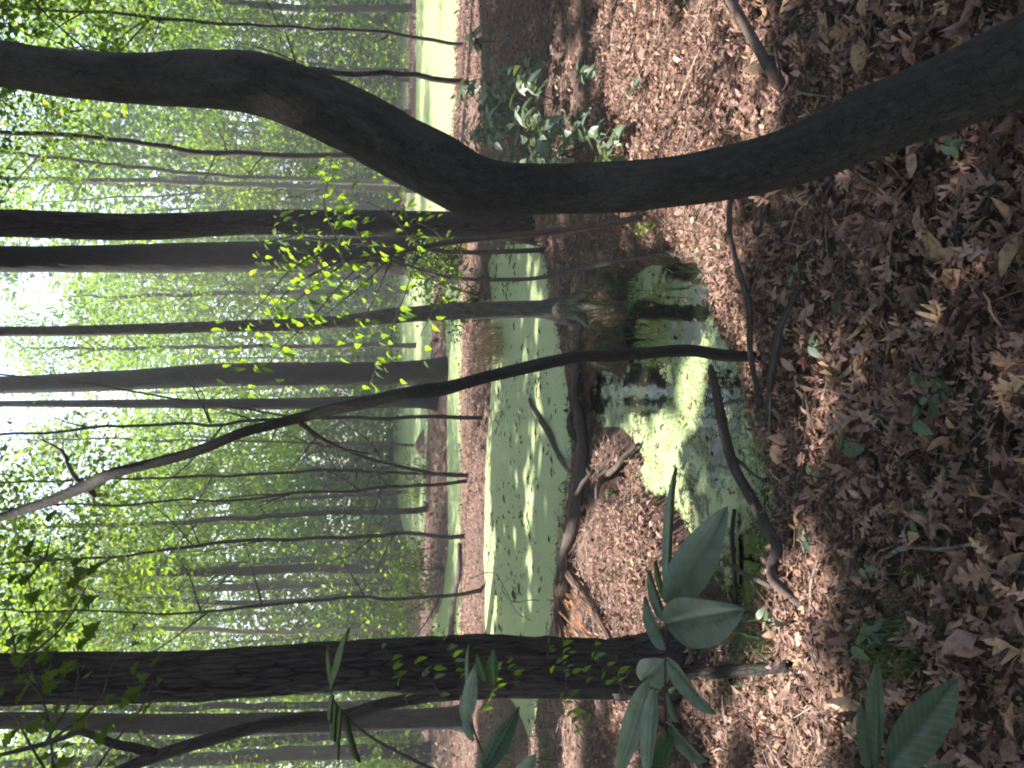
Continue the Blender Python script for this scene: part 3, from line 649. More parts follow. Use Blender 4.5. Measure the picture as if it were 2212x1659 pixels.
# thin trunks of the woods: (name, label, pts, crown, crown_z, material)
THIN = [
 ('thin_tree', 'thin straight trunk on the middle strip of bank, just left of the leaning branch', [(1040, 901, 9, None), (768, 902, 8, None), (642, 904, 8, None), (486, 916, 7, None), (416, 911, 7, None), (295, 916, 7, None), (35, 939, 6, None)], None, 4.5, B_FAR),
 ('curved_sapling', 'thin sapling that curves up rightward from the middle strip of bank', [(1012, 1024, 9, None), (965, 1027, 9, None), (896, 1017, 9, None), (809, 993, 8, None), (740, 972, 8, None), (677, 941, 7, None), (642, 913, 6, None), (560, 890, 5, None)], None, 0, B_FAR),
 ('thin_tree', 'thin trunk standing on a small mound in the far green pond', [(908, 961, 7, None), (800, 960, 6, None), (600, 955, 5, None), (300, 950, 5, None)], 5, 3.5, B_FAR),
 ('thin_tree', 'thin straight trunk rising beside the foot of the curved sapling', [(1000, 1022, 8, None), (850, 1020, 7, None), (700, 1019, 7, None), (450, 1030, 6, None), (200, 1035, 5, None)], None, 4.0, B_FAR),
 ('thin_tree', 'thin trunk leaning slightly left from the middle strip beside the curved sapling', [(1010, 1038, 8, None), (900, 1047, 8, None), (800, 1058, 7, None), (600, 1072, 6, None), (350, 1085, 5, None)], None, 4.6, B_FAR),
 ('thin_tree', 'straight trunk at the far pond, right of the pair of darker thin trunks', [(925, 1100, 14, None), (768, 1107, 12, None), (486, 1120, 11, None), (300, 1133, 10, None), (100, 1138, 8, None)], 0, 4.5, B_FAR),
 ('thin_tree', 'dark thin wavy trunk standing at the edge of the sunlit green channel', [(1004, 1158, 10, None), (880, 1156, 9, None), (768, 1160, 9, None), (600, 1166, 8, None), (486, 1173, 8, None), (417, 1184, 7, None), (300, 1196, 6, None)], 3, 4.2, B_FAR),
 ('woods_tree', 'sturdy trunk in the woods behind the left half of the ponds', [(900, 1226, 24, None), (768, 1228, 20, None), (500, 1233, 20, None), (250, 1238, 18, None), (0, 1240, 15, None)], 2, 5.0, B_FAR),
 ('woods_tree', 'grey trunk in the woods close left of the sturdy trunk', [(885, 1255, 10, None), (700, 1262, 14, None), (450, 1272, 16, None), (250, 1275, 14, None)], 4, 5.5, B_GREY),
 ('curved_sapling', 'dark wavy sapling on the left end of the middle strip, near the pine', [(1038, 1274, 9, None), (965, 1288, 8, None), (860, 1292, 8, None), (768, 1291, 8, None), (660, 1298, 7, None), (521, 1310, 7, None), (469, 1325, 6, None), (365, 1327, 5, None), (200, 1320, 4, None)], None, 4.6, B_FAR),
 ('pale_tree', 'pale slender trunk with light bark just right of the furrowed pine', [(900, 1352, 12, None), (660, 1366, 11, None), (400, 1360, 10, None), (215, 1362, 9, None), (100, 1364, 7, None)], 1, 6.5, B_PALE),
 ('thin_tree', 'dark bare thin trunk crossing the green water at the upper right', [(1028, 184, 14, None), (965, 175, 13, None), (861, 163, 12, None), (722, 155, 11, None), (500, 140, 10, None), (200, 120, 9, None)], 0, 5.0, B_FAR),
 ('thin_tree', 'thinner dark trunk crossing the green water at the far right edge', [(1000, 94, 8, None), (896, 80, 8, None), (722, 62, 7, None), (500, 50, 7, None), (250, 30, 6, None)], 3, 4.0, B_FAR),
 ('woods_tree', 'dark leaning trunk in the woods left of the crooked trunk, upper part curving right', [(960, 345, 18, 15.0), (694, 337, 13, 15.0), (486, 328, 12, 15.0), (312, 312, 11, 15.0), (174, 293, 11, 15.0), (0, 286, 10, 15.0)], 4, 7.5, B_FAR),
 ('woods_tree', 'thinner brown trunk between the leaning trunk and the dark straight trunk', [(930, 400, 14, 20.0), (660, 389, 10, 20.0), (521, 382, 9, 20.0), (347, 366, 9, 20.0), (174, 347, 8, 20.0), (0, 330, 8, 20.0)], 2, 7.5, B_GREY),
 ('woods_tree', 'pale brown slim trunk close beside the dark straight trunk', [(900, 412, 14, 24.0), (590, 399, 12, 24.0), (416, 394, 11, 24.0), (208, 389, 10, 24.0), (0, 386, 9, 24.0)], 1, 9.0, B_GREY),
 ('woods_tree', 'far trunk between the slim grey trunk and the thick black trunk', [(890, 745, 12, 26.0), (600, 748, 9, 26.0), (300, 752, 8, 26.0)], 5, 7.0, B_FAR),
 ('woods_tree', 'far trunk seen between the broad pair of trunks and the slim grey trunk', [(880, 630, 12, 30.0), (600, 632, 10, 30.0), (300, 640, 8, 30.0)], 0, 4.5, B_FAR),
 ('thin_tree', 'slim dark trunk in the woods left of the pond behind the mound', [(880, 1062, 9, None), (722, 1072, 8, None), (500, 1085, 7, None)], 1, 3.5, B_FAR),
 ('woods_tree', 'brown trunk at the left edge of the picture beyond the arching tree', [(930, 1620, 34, None), (700, 1625, 30, None), (400, 1640, 28, None), (100, 1650, 24, None)], 0, 5.0, B_FAR),
 ('woods_tree', 'trunk in the woods directly left of the furrowed pine, partly behind it', [(925, 1518, 16, None), (600, 1524, 15, None), (300, 1530, 14, None), (0, 1530, 12, None)], 3, 5.5, B_FAR),
]
for nm, lb, pts, cr, cz, mt in THIN:
    t_ = px_tree(nm, lb, pts, mt, cr, sides=9, step=.25, wob=.05, crown_z=cz, base_flare=1.3, limbn=10)
    tb = np.array(t_.location); Wp = [at(x, y, d if d else tb[1]) for x, y, _, d in pts]; rsn = np.random.RandomState(int(pts[0][1]))
    for q in range(5):
        i0 = rsn.randint(1, len(Wp) - 1); u_ = rsn.rand(); p = Wp[i0] * (1 - u_) + Wp[i0 + 1] * u_; d = np.array([rsn.randn(), rsn.randn() * .5, rsn.rand() * .9 + .1]); d /= np.linalg.norm(d); L_ = rsn.uniform(.4, 1.5)
        tube_obj('twig', mt, t_, [p, p + d * L_ * .5 + np.array([0, 0, .03]), p + d * L_ + np.array([rsn.randn() * .1, 0, .2 * L_])], [.014, .009, .003], tb, sides=5, step=.25, wob=.03, seed=q)
# more woods trees beyond the ponds, each a thing of its own, telling nothing apart
SPOTS = [(-13, 24), (-9.5, 27), (-6.5, 31), (-3.5, 26.5), (-1.2, 33), (1.5, 29), (4.0, 34), (6.5, 27), (8.6, 22), (11.5, 30), (14, 25), (9, 38), (3, 41), (-5, 40), (-11, 38), (-16, 31), (16, 34), (-8.2, 20.5), (6.8, 19.8), (12.3, 18.5), (-12, 18), (-1.8, 47), (7, 47), (-9, 49)]
for i, (x, y) in enumerate(SPOTS):
    while shore(np.array([x]), np.array([y]))[0] < .5: y += 1.0
    z = h1(x, y); base = np.array([x, y, z]); root = empty('woods_tree', base, 'green woodland tree of the sunlit wood beyond the ponds', 'tree', 'trees of the sunlit wood beyond the ponds')
    rr = random.uniform(.05, .14); H = random.uniform(7, 12)
    P = [np.array([0, 0, -.15]), np.array([0, 0, 0]), np.array([random.uniform(-.2, .2), 0, H * .4]), np.array([random.uniform(-.4, .4), random.uniform(-.3, .3), H])]
    tube_obj('trunk', B_FAR, root, P, [rr * 1.4, rr * 1.2, rr, rr * .35], (0, 0, 0), sides=8, step=.6, wob=.06, seed=i)
    me, cc = CROWNS[i % 6]; cz = random.uniform(.8, 3.5); sc = random.uniform(1.0, 1.3)
    if abs(x / y) < .13: cz = .8; sc = .8
    co = link('crown', me, root, (0, 0, cz)); co.scale = (sc, sc, sc); co.rotation_euler[2] = random.uniform(0, 6)
    for v, f, a in limbs(resample(np.array(P), [1] * 4, .5)[0], rr, (cc * sc * .9) + np.array([0, 0, cz]), 5, np.random.RandomState(i)): link('branch', make_mesh('branch', v, f, B_FAR, a), root)

# E: the leaning thin branch-tree in the middle
E = [(1640, 774, 24, None), (1560, 768, 27, None), (1490, 757, 27, None), (1400, 762, 24, None), (1300, 769, 26, None), (1243, 772, 27, None), (1139, 793, 27, None), (1034, 819, 26, None), (965, 838, 30, None), (930, 845, 33, None), (860, 851, 26, None), (768, 872, 27, None),
     (700, 887, 24, None), (642, 902, 22, None), (521, 934, 22, None), (434, 970, 22, None), (347, 995, 22, None), (243, 1024, 23, None), (190, 1050, 26, None), (104, 1083, 22, None), (0, 1118, 19, None), (-150, 1170, 17, None)]
D0 = G(1640, 774)[1]
E = [(a, b, c, None if i == 0 else D0 + .012 * i * i * .3) for i, (a, b, c, _) in enumerate(E)]
et = px_tree('leaning_tree', 'thin dark crooked stem rising from the fallen branches and leaning left across the sky', E, B_SMOOTH, None, sides=20, step=.03, rough=.10, base_flare=1.05, top=5.5, wob=.008)
eb = np.array(et.location)
tube_obj('branch', B_STICK, et, [at(190, 1050, D0 + 1.4), at(165, 1035, D0 + 1.4), at(145, 1000, D0 + 1.5), at(135, 975, D0 + 1.5), at(80, 945, D0 + 1.6)], [.02, .013, .010, .008, .004], eb, sides=6, step=.05)
tube_obj('branch', B_STICK, et, [at(192, 1052, D0 + 1.4), at(198, 1064, D0 + 1.38), at(206, 1074, D0 + 1.36)], [.025, .02, .006], eb, sides=8, step=.03)
tube_obj('branch', B_STICK, et, [at(640, 905, D0 + .6), at(665, 925, D0 + .6), at(700, 950, D0 + .65), at(750, 972, D0 + .7), at(800, 980, D0 + .7)], [.012, .010, .008, .006, .003], eb, sides=6, step=.05)

# roots of the slim grey tree
sb = np.array(TREES[4].location)
for (x1, y1, x2, y2) in ((1262, 640, 1290, 620), (1268, 690, 1262, 730), (1250, 700, 1300, 715), (1280, 660, 1330, 660)):
    p1 = G(x1, y1, .02); p2 = G(x2, y2, -.03)
    tube_obj('root', B_GREY, TREES[4], [sb + np.array([0, -.02, .10]), p1 * .5 + sb * .5 + np.array([0, 0, .03]), p1, p2], [.06, .04, .028, .015], sb, sides=8, step=.05, rough=.1)

# ------------------------------------------------------------------ fallen branches and logs
def fallen(name, label, pts, mat=B_STICK, cat='branch', sides=12, step=.04, rough=.12, group=None, ends=None, wob=.0, **kw):
    """pts: (px, py, width px, height of the axis over the ground, or ('d', depth))"""
    W = []; Rr = []
    for px, py, wpx, l in pts:
        p = at(px, py, l[1]) if isinstance(l, tuple) else G(px, py, l)
        W.append(p); Rr.append(prad(wpx, p))
    base = W[0].copy(); root = empty(name, base, label, cat, group)
    tube_obj('stem', mat, root, W, Rr, base, sides=sides, step=step, rough=rough, seed=len(label), wob=wob, **kw)
    return root, base
def twig(root, base, pts, mat=B_STICK, name='twig', sides=6, step=.03):
    W = []; Rr = []
    for px, py, wpx, l in pts:
        p = at(px, py, l[1]) if isinstance(l, tuple) else G(px, py, l); W.append(p); Rr.append(prad(wpx, p))
    tube_obj(name, mat, root, W, Rr, base, sides=sides, step=step, rough=.1)

fallen('fallen_branch', 'long thin bare branch lying from the crooked trunk to the water edge', [(1598, 425, 12, .04), (1607, 500, 12, .06), (1612, 550, 12, .05), (1628, 604, 13, .05), (1645, 663, 13, .05), (1652, 750, 13, .06), (1652, 819, 12, .04), (1659, 889, 8, .02), (1664, 905, 4, .02)])
fallen('fallen_branch', 'short dark branch lying on leaves in front of the leaning stem', [(1742, 628, 12, .03), (1718, 698, 14, .05), (1703, 767, 14, .05), (1690, 836, 14, .05), (1673, 906, 8, .03), (1668, 925, 5, .03)])
r_, b_ = fallen('fallen_branch', 'thick smooth crooked branch lying over the edge of the near pond', [(1566, 792, 12, .07), (1575, 815, 18, .08), (1590, 854, 20, .09), (1611, 934, 22, .10), (1635, 1010, 23, .10), (1666, 1080, 24, .08), (1687, 1135, 25, .06), (1706, 1180, 26, .05), (1697, 1218, 26, .05), (1703, 1256, 25, .05), (1738, 1305, 20, .01), (1752, 1325, 12, -.03)], sides=18, step=.03)
twig(r_, b_, [(1701, 1268, 14, .05), (1680, 1255, 13, .06), (1652, 1243, 12, .07), (1610, 1220, 11, .07), (1593, 1208, 9, .06), (1576, 1209, 5, .05)])
twig(r_, b_, [(1628, 985, 9, .10), (1640, 1000, 8, .08), (1665, 1025, 7, .07), (1682, 1038, 4, .05)])
twig(r_, b_, [(1675, 1095, 7, .08), (1690, 1105, 6, .09), (1700, 1100, 5, .09), (1700, 1070, 3, .08)])
fallen('water_stick', 'dark straight stick half sunk in the near pond behind the forked twig', [(1592, 1100, 9, .012), (1590, 1160, 10, .02), (1594, 1240, 9, .015), (1594, 1305, 7, .005)])
fallen('fallen_pole', 'smooth brown pole lying on sunlit leaves in the top right corner', [(1590, -60, 20, .08), (1614, 0, 21, .07), (1650, 70, 22, .06), (1685, 140, 24, .05), (1709, 192, 22, .03)], B_STICK, sides=16)
fallen('cut_log', 'short dark log leading from the pine foot towards the camera', [(1440, 1462, 20, .05), (1500, 1456, 25, .03), (1600, 1449, 27, .03), (1700, 1441, 25, .02), (1716, 1440, 21, .015)], B_DARK, cat='log', sides=20)
r_, b_ = fallen('long_log', 'long low log lying along the near shore of the green pond', [(1262, 690, 14, .03), (1256, 760, 20, .04), (1255, 850, 22, .04), (1268, 930, 24, .04), (1272, 1000, 24, .05), (1264, 1060, 24, .05), (1258, 1120, 28, .05), (1240, 1180, 26, .05), (1236, 1230, 30, .06)], B_STICK, cat='log', sides=18, step=.06, rough=.2)
twig(r_, b_, [(1258, 880, 12, .05), (1245, 905, 14, .05), (1243, 935, 16, .03), (1250, 960, 10, .0)], B_STICK, name='stub', sides=8)
r_, b_ = fallen('rotten_log', 'broken reddish rotten log with orange splinters beside the pine', [(1238, 1150, 16, .04), (1236, 1225, 32, .05), (1230, 1270, 36, .05), (1224, 1320, 32, .05), (1230, 1370, 30, .04), (1238, 1440, 26, .03)], B_ROT, cat='log', sides=30, step=.02, rough=.5, nscale=1.5, ridge=.15, ridge_n=14)
twig(r_, b_, [(1245, 1240, 26, .04), (1275, 1285, 30, .03), (1302, 1330, 28, .02), (1322, 1375, 22, .01), (1340, 1420, 14, .0)], B_ROT, name='side_limb', sides=18)
rs = np.random.RandomState(5)
for k in range(34):
    px = 1250 + rs.rand() * 42; py = 1275 + rs.rand() * 88 ; L = rs.uniform(18, 50)
    p = G(px, py, .09 + rs.rand() * .04); q = G(px + L * .45, py + L, .05 + rs.rand() * .08)
    wv = prad(rs.uniform(2.5, 8), p); up = np.array([0, 0, 1.0]); d = q - p; sd = np.cross(d, up); sd /= np.linalg.norm(sd)
    V = np.array([p + sd * wv, p - sd * wv, p + up * wv * .8, q + sd * wv * .3, q - sd * wv * .2, q + up * wv * .2]) - b_
    Fc = [(0, 1, 2), (0, 2, 5), (0, 5, 3), (1, 4, 5), (1, 5, 2), (0, 3, 4), (0, 4, 1), (3, 5, 4)]
    bc = np.array([(wv, 0, 0), (-wv, 0, 0), (0, wv, 0), (wv, 0, .4), (-wv, 0, .4), (0, wv, .4)]) + rs.rand(3)
    link('splinter', make_mesh('splinter', V, Fc, B_ORANGE if k % 3 else B_ROT, {'barkco': bc}, smooth=False), r_)
fallen('floating_stick', 'dark grey stick floating slantwise on the smooth green pond', [(1148, 862, 7, .02), (1160, 890, 10, .025), (1190, 935, 12, .025), (1215, 990, 11, .02), (1243, 1032, 7, .01)], B_GREY, cat='stick', sides=10)
fallen('thin_branch', 'thin bare branch arching from the leaf bank up past the slim grey trunk', [(1557, 514, 7, .02), (1500, 525, 9, ('d', 3.9)), (1434, 545, 10, ('d', 4.3)), (1347, 562, 10, ('d', 4.7)), (1243, 583, 10, ('d', 5.1)), (1173, 599, 9, ('d', 5.3)), (1104, 604, 9, ('d', 5.5)), (1000, 602, 8, ('d', 5.7)), (930, 590, 6, ('d', 5.9)), (850, 560, 4, ('d', 6.1))], B_STICK, sides=10)
fallen('islet_branch', 'forked brown branch resting on the sunlit islet by the pond', [(1388, 958, 8, .02), (1372, 980, 12, .05), (1355, 1005, 13, .06), (1330, 1030, 14, .07), (1315, 1050, 12, .07), (1305, 1075, 8, .05)], B_STICK)
fallen('islet_branch', 'curved bare branch on the islet above the big leaves', [(1310, 1015, 8, .08), (1300, 1040, 10, .12), (1285, 1060, 10, .11), (1262, 1070, 8, .07)], B_STICK)
fallen('edge_log', 'weathered brown log with a sunlit edge at the bottom left corner', [(1440, 1560, 18, .05), (1470, 1580, 24, .05), (1496, 1602, 26, .05), (1520, 1632, 26, .05), (1545, 1680, 26, .05)], B_ROT, cat='log', rough=.2)
fallen('bank_log', 'dark pole lying on the middle strip of bank beside the wavy sapling', [(1005, 1175, 10, .08), (1003, 1230, 12, .08), (992, 1290, 12, .08), (980, 1370, 12, .06), (978, 1420, 10, .05)], B_STICK, cat='log')
fallen('pale_twig', 'pale curved thin twig lying on the litter at lower left', [(1785, 1352, 3, .03), (1774, 1383, 4, .04), (1781, 1420, 4.5, .04), (1792, 1455, 4.5, .035), (1812, 1480, 4, .03), (1826, 1494, 3, .02)], B_PALE, cat='twig', sides=7)
fallen('pale_twig', 'pale grey twig crossing the dry leaves above the grass tuft', [(1935, 1204, 8, .03), (1970, 1186, 10, .04), (2010, 1180, 9, .04), (2060, 1186, 10, .035), (2100, 1180, 8, .03), (2150, 1165, 6, .02)], B_PALE, cat='twig', sides=8)
fallen('grey_twig', 'slim grey branching twig left of the pond corner', [(1862, 1190, 4, .03), (1868, 1240, 5, .05), (1878, 1280, 5, .05), (1890, 1310, 5, .04), (1898, 1352, 4, .02)], B_GREY, cat='twig', sides=7)
fallen('grey_twig', 'long slanted grey twig pointing at the grass tuft', [(1868, 1195, 3, .03), (1890, 1250, 4, .05), (1930, 1285, 4, .04), (1950, 1300, 3, .02)], B_GREY, cat='twig', sides=7)
fallen('grey_twig', 'bluish grey stick on the oak leaves in the lower right', [(2105, 395, 7, .03), (2095, 450, 8, .035), (2090, 520, 8, .03), (2098, 585, 7, .02)], B_GREY, cat='twig', sides=8)
fallen('curled_stem', 'thin dry tendril looping over the smooth green pond', [(1060, 1250, 2.4, .3), (1100, 1235, 2.4, .2), (1112, 1275, 2.4, .1), (1125, 1320, 2.4, .05), (1150, 1340, 2, .02)], B_PALE, cat='tendril', sides=6)
fallen('curled_stem', 'hooked dry stem standing out of the green pond near the pine', [(1172, 1300, 2.4, -.02), (1150, 1296, 2.4, ('d', 8.0)), (1110, 1300, 2.4, ('d', 8.0)), (1088, 1280, 2.4, ('d', 8.0)), (1085, 1262, 2, ('d', 8.0)), (1100, 1250, 1.6, ('d', 8.0))], B_PALE, cat='tendril', sides=6)

# ------------------------------------------------------------------ broad leaves close to the camera
def blade_mesh(L, W, fold, droop, wave, col, n=14, m=5, seed=0, taper=1.0, mat=None):
    """a broad ovate blade with a midrib, wavy edge, drooping tip and a thin body"""
    rs = np.random.RandomState(seed); V = []; BC = []
    for i in range(n + 1):
        t = i / n; hw = W / 2 * (math.sin(math.pi * min(1, t ** .82)) ** .72) * (1 - .12 * t * taper)
        if i == n: hw = 0.0004
        if i == 0: hw = .002
        for j in range(-m, m + 1):
            s = j / m; y = hw * s
            z = fold * abs(y) - droop * L * t * t + wave * W * math.sin(t * 10 + (1.3 if s > 0 else 0)) * s * s - .006 * (1 - abs(s)) ** 6
            V.append((t * L, y, z)); BC.append((t, y / L, 0))
    V = np.array(V); k = 2 * m + 1; Fc = []
    for i in range(n):
        for j in range(k - 1):
            a = i * k + j; Fc.append((a, a + 1, a + k + 1, a + k))
    c = np.tile([*col, 1], (len(V), 1))
    return make_mesh('leaf', V, Fc, mat or LEAF_BIG, {'tint': c, 'bladeco': np.array(BC)})
def place_blade(root, base, p0, p1, wpx, col, face=None, fold=.25, droop=.05, wave=.03, seed=0, name='leaf'):
    """blade from point p0 to p1, its upper face towards `face`"""
    p0 = np.asarray(p0, float); p1 = np.asarray(p1, float); d = p1 - p0; L = np.linalg.norm(d)
    W = wpx / F * axd((p0 + p1) / 2)
    me = blade_mesh(L, W, fold, droop, wave, col, seed=seed)
    xx = Vector(d / L); up = Vector(face if face is not None else (0, -.35, 1)); yy = up.cross(xx).normalized(); zz = xx.cross(yy).normalized()
    o = link(name, me, root); Mx = Matrix((xx, yy, zz)).transposed().to_4x4(); Mx.translation = Vector(p0 - base)
    o.matrix_basis = Mx; return o
BG = (.17, .205, .17)     # dull blue-green of the broad leaves
BG2 = (.20, .235, .19)
BY = (.10, .17, .03)
def sapling(name, label, stem_pts, stem_w, leaves, cat='sapling'):
    W = [at(x, y, d) for x, y, d in stem_pts]; base = W[0].copy()
    root = empty(name, base, label, cat)
    tube_obj('stem', B_STICK, root, W, [prad(w_, W[i]) for i, w_ in enumerate(stem_w)], base, sides=8, step=.03, rough=.06)
    for k, (x0, y0, d0, x1, y1, d1, wp, col, face, fold) in enumerate(leaves):
        place_blade(root, base, at(x0, y0, d0), at(x1, y1, d1), wp, col, face, fold, seed=k, droop=.05)
    return root
TC = (-.2, -1, .75); TU = (-.3, -.5, 1); ED = (0.15, .15, 1)
gb = G(1760, 1750)
root = sapling('hickory_sapling', 'sapling with big dull green leaflets hanging over the near pond beside the pine',
  [(1900, 1800, 1.30), (1650, 1760, 1.22), (1460, 1690, 1.15), (1440, 1600, 1.12), (1437, 1500, 1.13), (1437, 1420, 1.15), (1439, 1340, 1.17), (1443, 1290, 1.18)],
  [14, 12, 9, 6, 5, 4.5, 4, 3],
  [ (1443, 1305, 1.18, 1440, 1000, 1.42, 34, BG2, (.1, -.30, 1), .5),
    (1445, 1312, 1.18, 1568, 1098, 1.10, 96, BG, TC, .22),
    (1440, 1352, 1.17, 1597, 1326, 1.02, 130, BG, TC, .18),
    (1438, 1342, 1.17, 1390, 1232, 1.28, 42, BG, (-.3, -.8, 1), .4),
    (1438, 1402, 1.15, 1382, 1290, 1.24, 56, BG, (-.5, -1, .6), .35),
    (1437, 1425, 1.15, 1383, 1478, 1.22, 76, BG, TC, .3),
    (1400, 1470, 1.19, 1330, 1690, 1.12, 52, BG2, (-.4, -.9, .7), .4),
    (1412, 1488, 1.14, 1392, 1690, 1.05, 44, BG, (-.3, -1, .8), .3),
    (1440, 1424, 1.14, 1528, 1545, 1.0, 62, BG2, TC, .25),
    (1442, 1565, 1.12, 1512, 1650, 1.0, 66, BG, TC, .25),
    (1439, 1500, 1.12, 1452, 1560, 1.05, 26, BG, TC, .3),
    (1445, 1575, 1.12, 1420, 1680, 1.05, 50, (.04, .07, .03), TC, .2),
    (1438, 1300, 1.18, 1403, 1208, 1.32, 16, BY, (.2, -.1, 1), .5) ])
root = sapling('hickory_sapling', 'low sapling with big dark green leaves at the bottom left of the ground',
  [(1990, 1800, .98), (1960, 1740, .98), (1930, 1690, .98), (1905, 1662, .98)], [10, 9, 7, 5],
  [ (1893, 1668, .97, 1886, 1405, 1.18, 46, (.08, .105, .085), TC, .22),
    (1880, 1668, .97, 1850, 1505, 1.10, 42, (.05, .075, .06), TC, .25),
    (1912, 1668, .97, 2078, 1466, 1.0, 104, (.07, .095, .075), TC, .2),
    (1985, 1700, .96, 2060, 1655, .96, 60, (.07, .095, .075), TC, .2) ])
root = sapling('narrow_leaved_sapling', 'sapling with long drooping pale-edged leaves in front of the pine trunk',
  [(1350, 1720, 1.7), (1050, 1700, 1.7), (850, 1620, 1.7), (760, 1560, 1.68), (725, 1520, 1.66), (713, 1490, 1.65)], [12, 10, 7, 5, 4, 3],
  [ (714, 1488, 1.65, 746, 1358, 1.62, 24, (.13, .18, .08), (.5, -.6, .6), .2),
    (716, 1486, 1.65, 700, 1395, 1.75, 16, (.13, .18, .08), (.2, -.5, 1), .2),
    (716, 1500, 1.65, 708, 1560, 1.6, 22, (.13, .18, .08), (.2, -.6, 1), .2),
    (725, 1520, 1.66, 716, 1600, 1.6, 26, (.11, .16, .08), (.2, -.8, 1), .4),
    (735, 1530, 1.66, 722, 1640, 1.58, 18, (.15, .2, .12), (.3, -.5, 1), .2),
    (745, 1545, 1.67, 768, 1650, 1.6, 34, (.05, .09, .03), TU, .3) ])
root = sapling('broad_leaved_shrub', 'shrub with drooping grey-green leaves at the left edge below the pine',
  [(1480, 1760, 1.8), (1250, 1740, 1.8), (1090, 1690, 1.8), (1040, 1620, 1.78), (1020, 1560, 1.77), (1012, 1500, 1.76)], [12, 10, 8, 5, 4, 3],
  [ (1012, 1500, 1.76, 1006, 1390, 1.86, 15, BG2, (.3, -.4, 1), .5),
    (1010, 1555, 1.76, 1024, 1440, 1.70, 36, BG2, (-.4, -.9, .6), .35),
    (1018, 1580, 1.77, 990, 1500, 1.85, 26, BG2, (.3, -.6, 1), .4),
    (1022, 1600, 1.77, 1002, 1535, 1.8, 30, BG2, TC, .35),
    (1045, 1665, 1.75, 1120, 1530, 1.70, 48, (.055, .085, .06), (-.4, -1, .6), .4),
    (1120, 1700, 1.75, 1155, 1632, 1.7, 50, BG2, TC, .3),
    (1070, 1480, 1.78, 1062, 1400, 1.84, 38, (.05, .10, .03), TC, .3),
    (1050, 1470, 1.78, 1028, 1410, 1.82, 30, (.06, .11, .03), TC, .3) ])

# ------------------------------------------------------------------ sprays of small leaves
LEAF_ME = []
for k, (tp, pal) in enumerate([(leaf_tpl([(0, 0), (.12, .11), (.3, .21), (.5, .22), (.7, .15), (.88, .05), (1, 0)], .3, 0, .35), c) for c in ((.10, .165, .03), (.08, .14, .025), (.13, .20, .04), (.06, .11, .03))]):
    V, Fc = tp; LEAF_ME.append(make_mesh('leaf', V, Fc, LEAF, {'tint': np.tile([*pal, 1], (len(V), 1))}, smooth=False))
V, Fc = T_MAPLE; MAPLE_ME = [make_mesh('leaf', V, Fc, LEAF, {'tint': np.tile([*c, 1], (len(V), 1))}, smooth=False) for c in ((.045, .075, .02), (.055, .09, .024))]
DULL_ME = []
for c in ((.13, .175, .12), (.16, .205, .145), (.09, .14, .07)):
    V, Fc = leaf_tpl(OVATE, .2, 0, .3); DULL_ME.append(make_mesh('leaf', V, Fc, LEAF_BIG, {'tint': np.tile([*c, 1], (len(V), 1)), 'bladeco': V * np.array([1, 1, 0])}))
def put_leaf(root, base, p, size, mes, yaw=None, pitch=None, roll=None):
    o = link('leaf', random.choice(mes), root, [float(v) for v in (np.asarray(p) - base)])
    o.scale = (size, size * random.uniform(.8, 1.1), size)
    o.rotation_euler = (roll if roll is not None else random.gauss(0, .5), pitch if pitch is not None else random.gauss(.35, .35), yaw if yaw is not None else random.uniform(0, 6.28))
    return o
def spray(root, base, P, leafsize, gap, mes, jit=.03, rb=.004, down=.5):
    W, _ = resample(P, [1] * len(P), gap)
    tube_obj('branch', B_STICK, root, P, list(np.linspace(rb, rb * .35, len(P))), base, sides=6, step=.06, rough=.1)
    for i, p in enumerate(W[1:]):
        t = W[min(i + 2, len(W) - 1)] - W[i]; yaw = math.atan2(t[1], t[0])
        for s in (-1, 1):
            if random.random() < .12: continue
            q = p + np.array([random.gauss(0, jit), random.gauss(0, jit), random.gauss(0, jit * .5)])
            put_leaf(root, base, q, leafsize * random.uniform(.7, 1.25), mes, yaw + s * random.uniform(.5, 1.2), random.gauss(down, .3), random.gauss(0, .4))
# bright sprays hanging in the middle, right of the slim trunk
sp_base = G(1395, 470)
root = empty('beech_sapling', sp_base, 'bright yellow-green leafy sprays hanging in front of the dark trunks at the centre', 'sapling')
stem = [sp_base, at(1200, 500, 4.4), at(1000, 520, 4.3), at(850, 545, 4.2), at(740, 560, 4.1), at(640, 540, 4.0)]
tube_obj('stem', B_STICK, root, stem, [.02, .018, .016, .013, .009, .004], sp_base, sides=8, step=.06, rough=.08)
SPRAY_PTS = []
SPR = [ [(850, 545), (800, 600), (740, 650), (690, 690), (650, 715)], [(680, 550), (620, 590), (560, 660), (500, 720), (460, 740)], [(800, 552), (740, 610), (680, 680), (620, 740), (570, 800), (535, 850)],
        [(850, 545), (820, 620), (790, 680), (760, 715), (735, 745)], [(760, 556), (700, 600), (640, 650), (580, 700), (520, 760), (480, 790)],
        [(740, 560), (680, 560), (620, 570), (580, 590), (540, 600)], [(740, 560), (720, 500), (700, 440), (710, 380), (720, 320)],
        [(800, 552), (760, 480), (730, 420), (690, 380)], [(900, 535), (880, 620), (850, 700), (830, 760), (810, 800), (800, 830)],
        [(740, 560), (660, 600), (610, 640), (570, 690)], [(900, 535), (880, 470), (860, 420), (820, 380)], [(1000, 520), (960, 600), (930, 680), (900, 740)] ]
for i, s in enumerate(SPR):
    dpt = 4.0 - .12 * (i % 4)
    P = [at(x, y, dpt + .05 * j) for j, (x, y) in enumerate(s)]
    spray(root, sp_base, P, .052, .049, LEAF_ME, .05)
    for j in range(len(P)): SPRAY_PTS.append(P[j])
b2 = G(1180, 540); root = empty('hornbeam_sapling', b2, 'leafy green sapling standing against the broad pair of dark trunks', 'sapling'); d2 = b2[1]
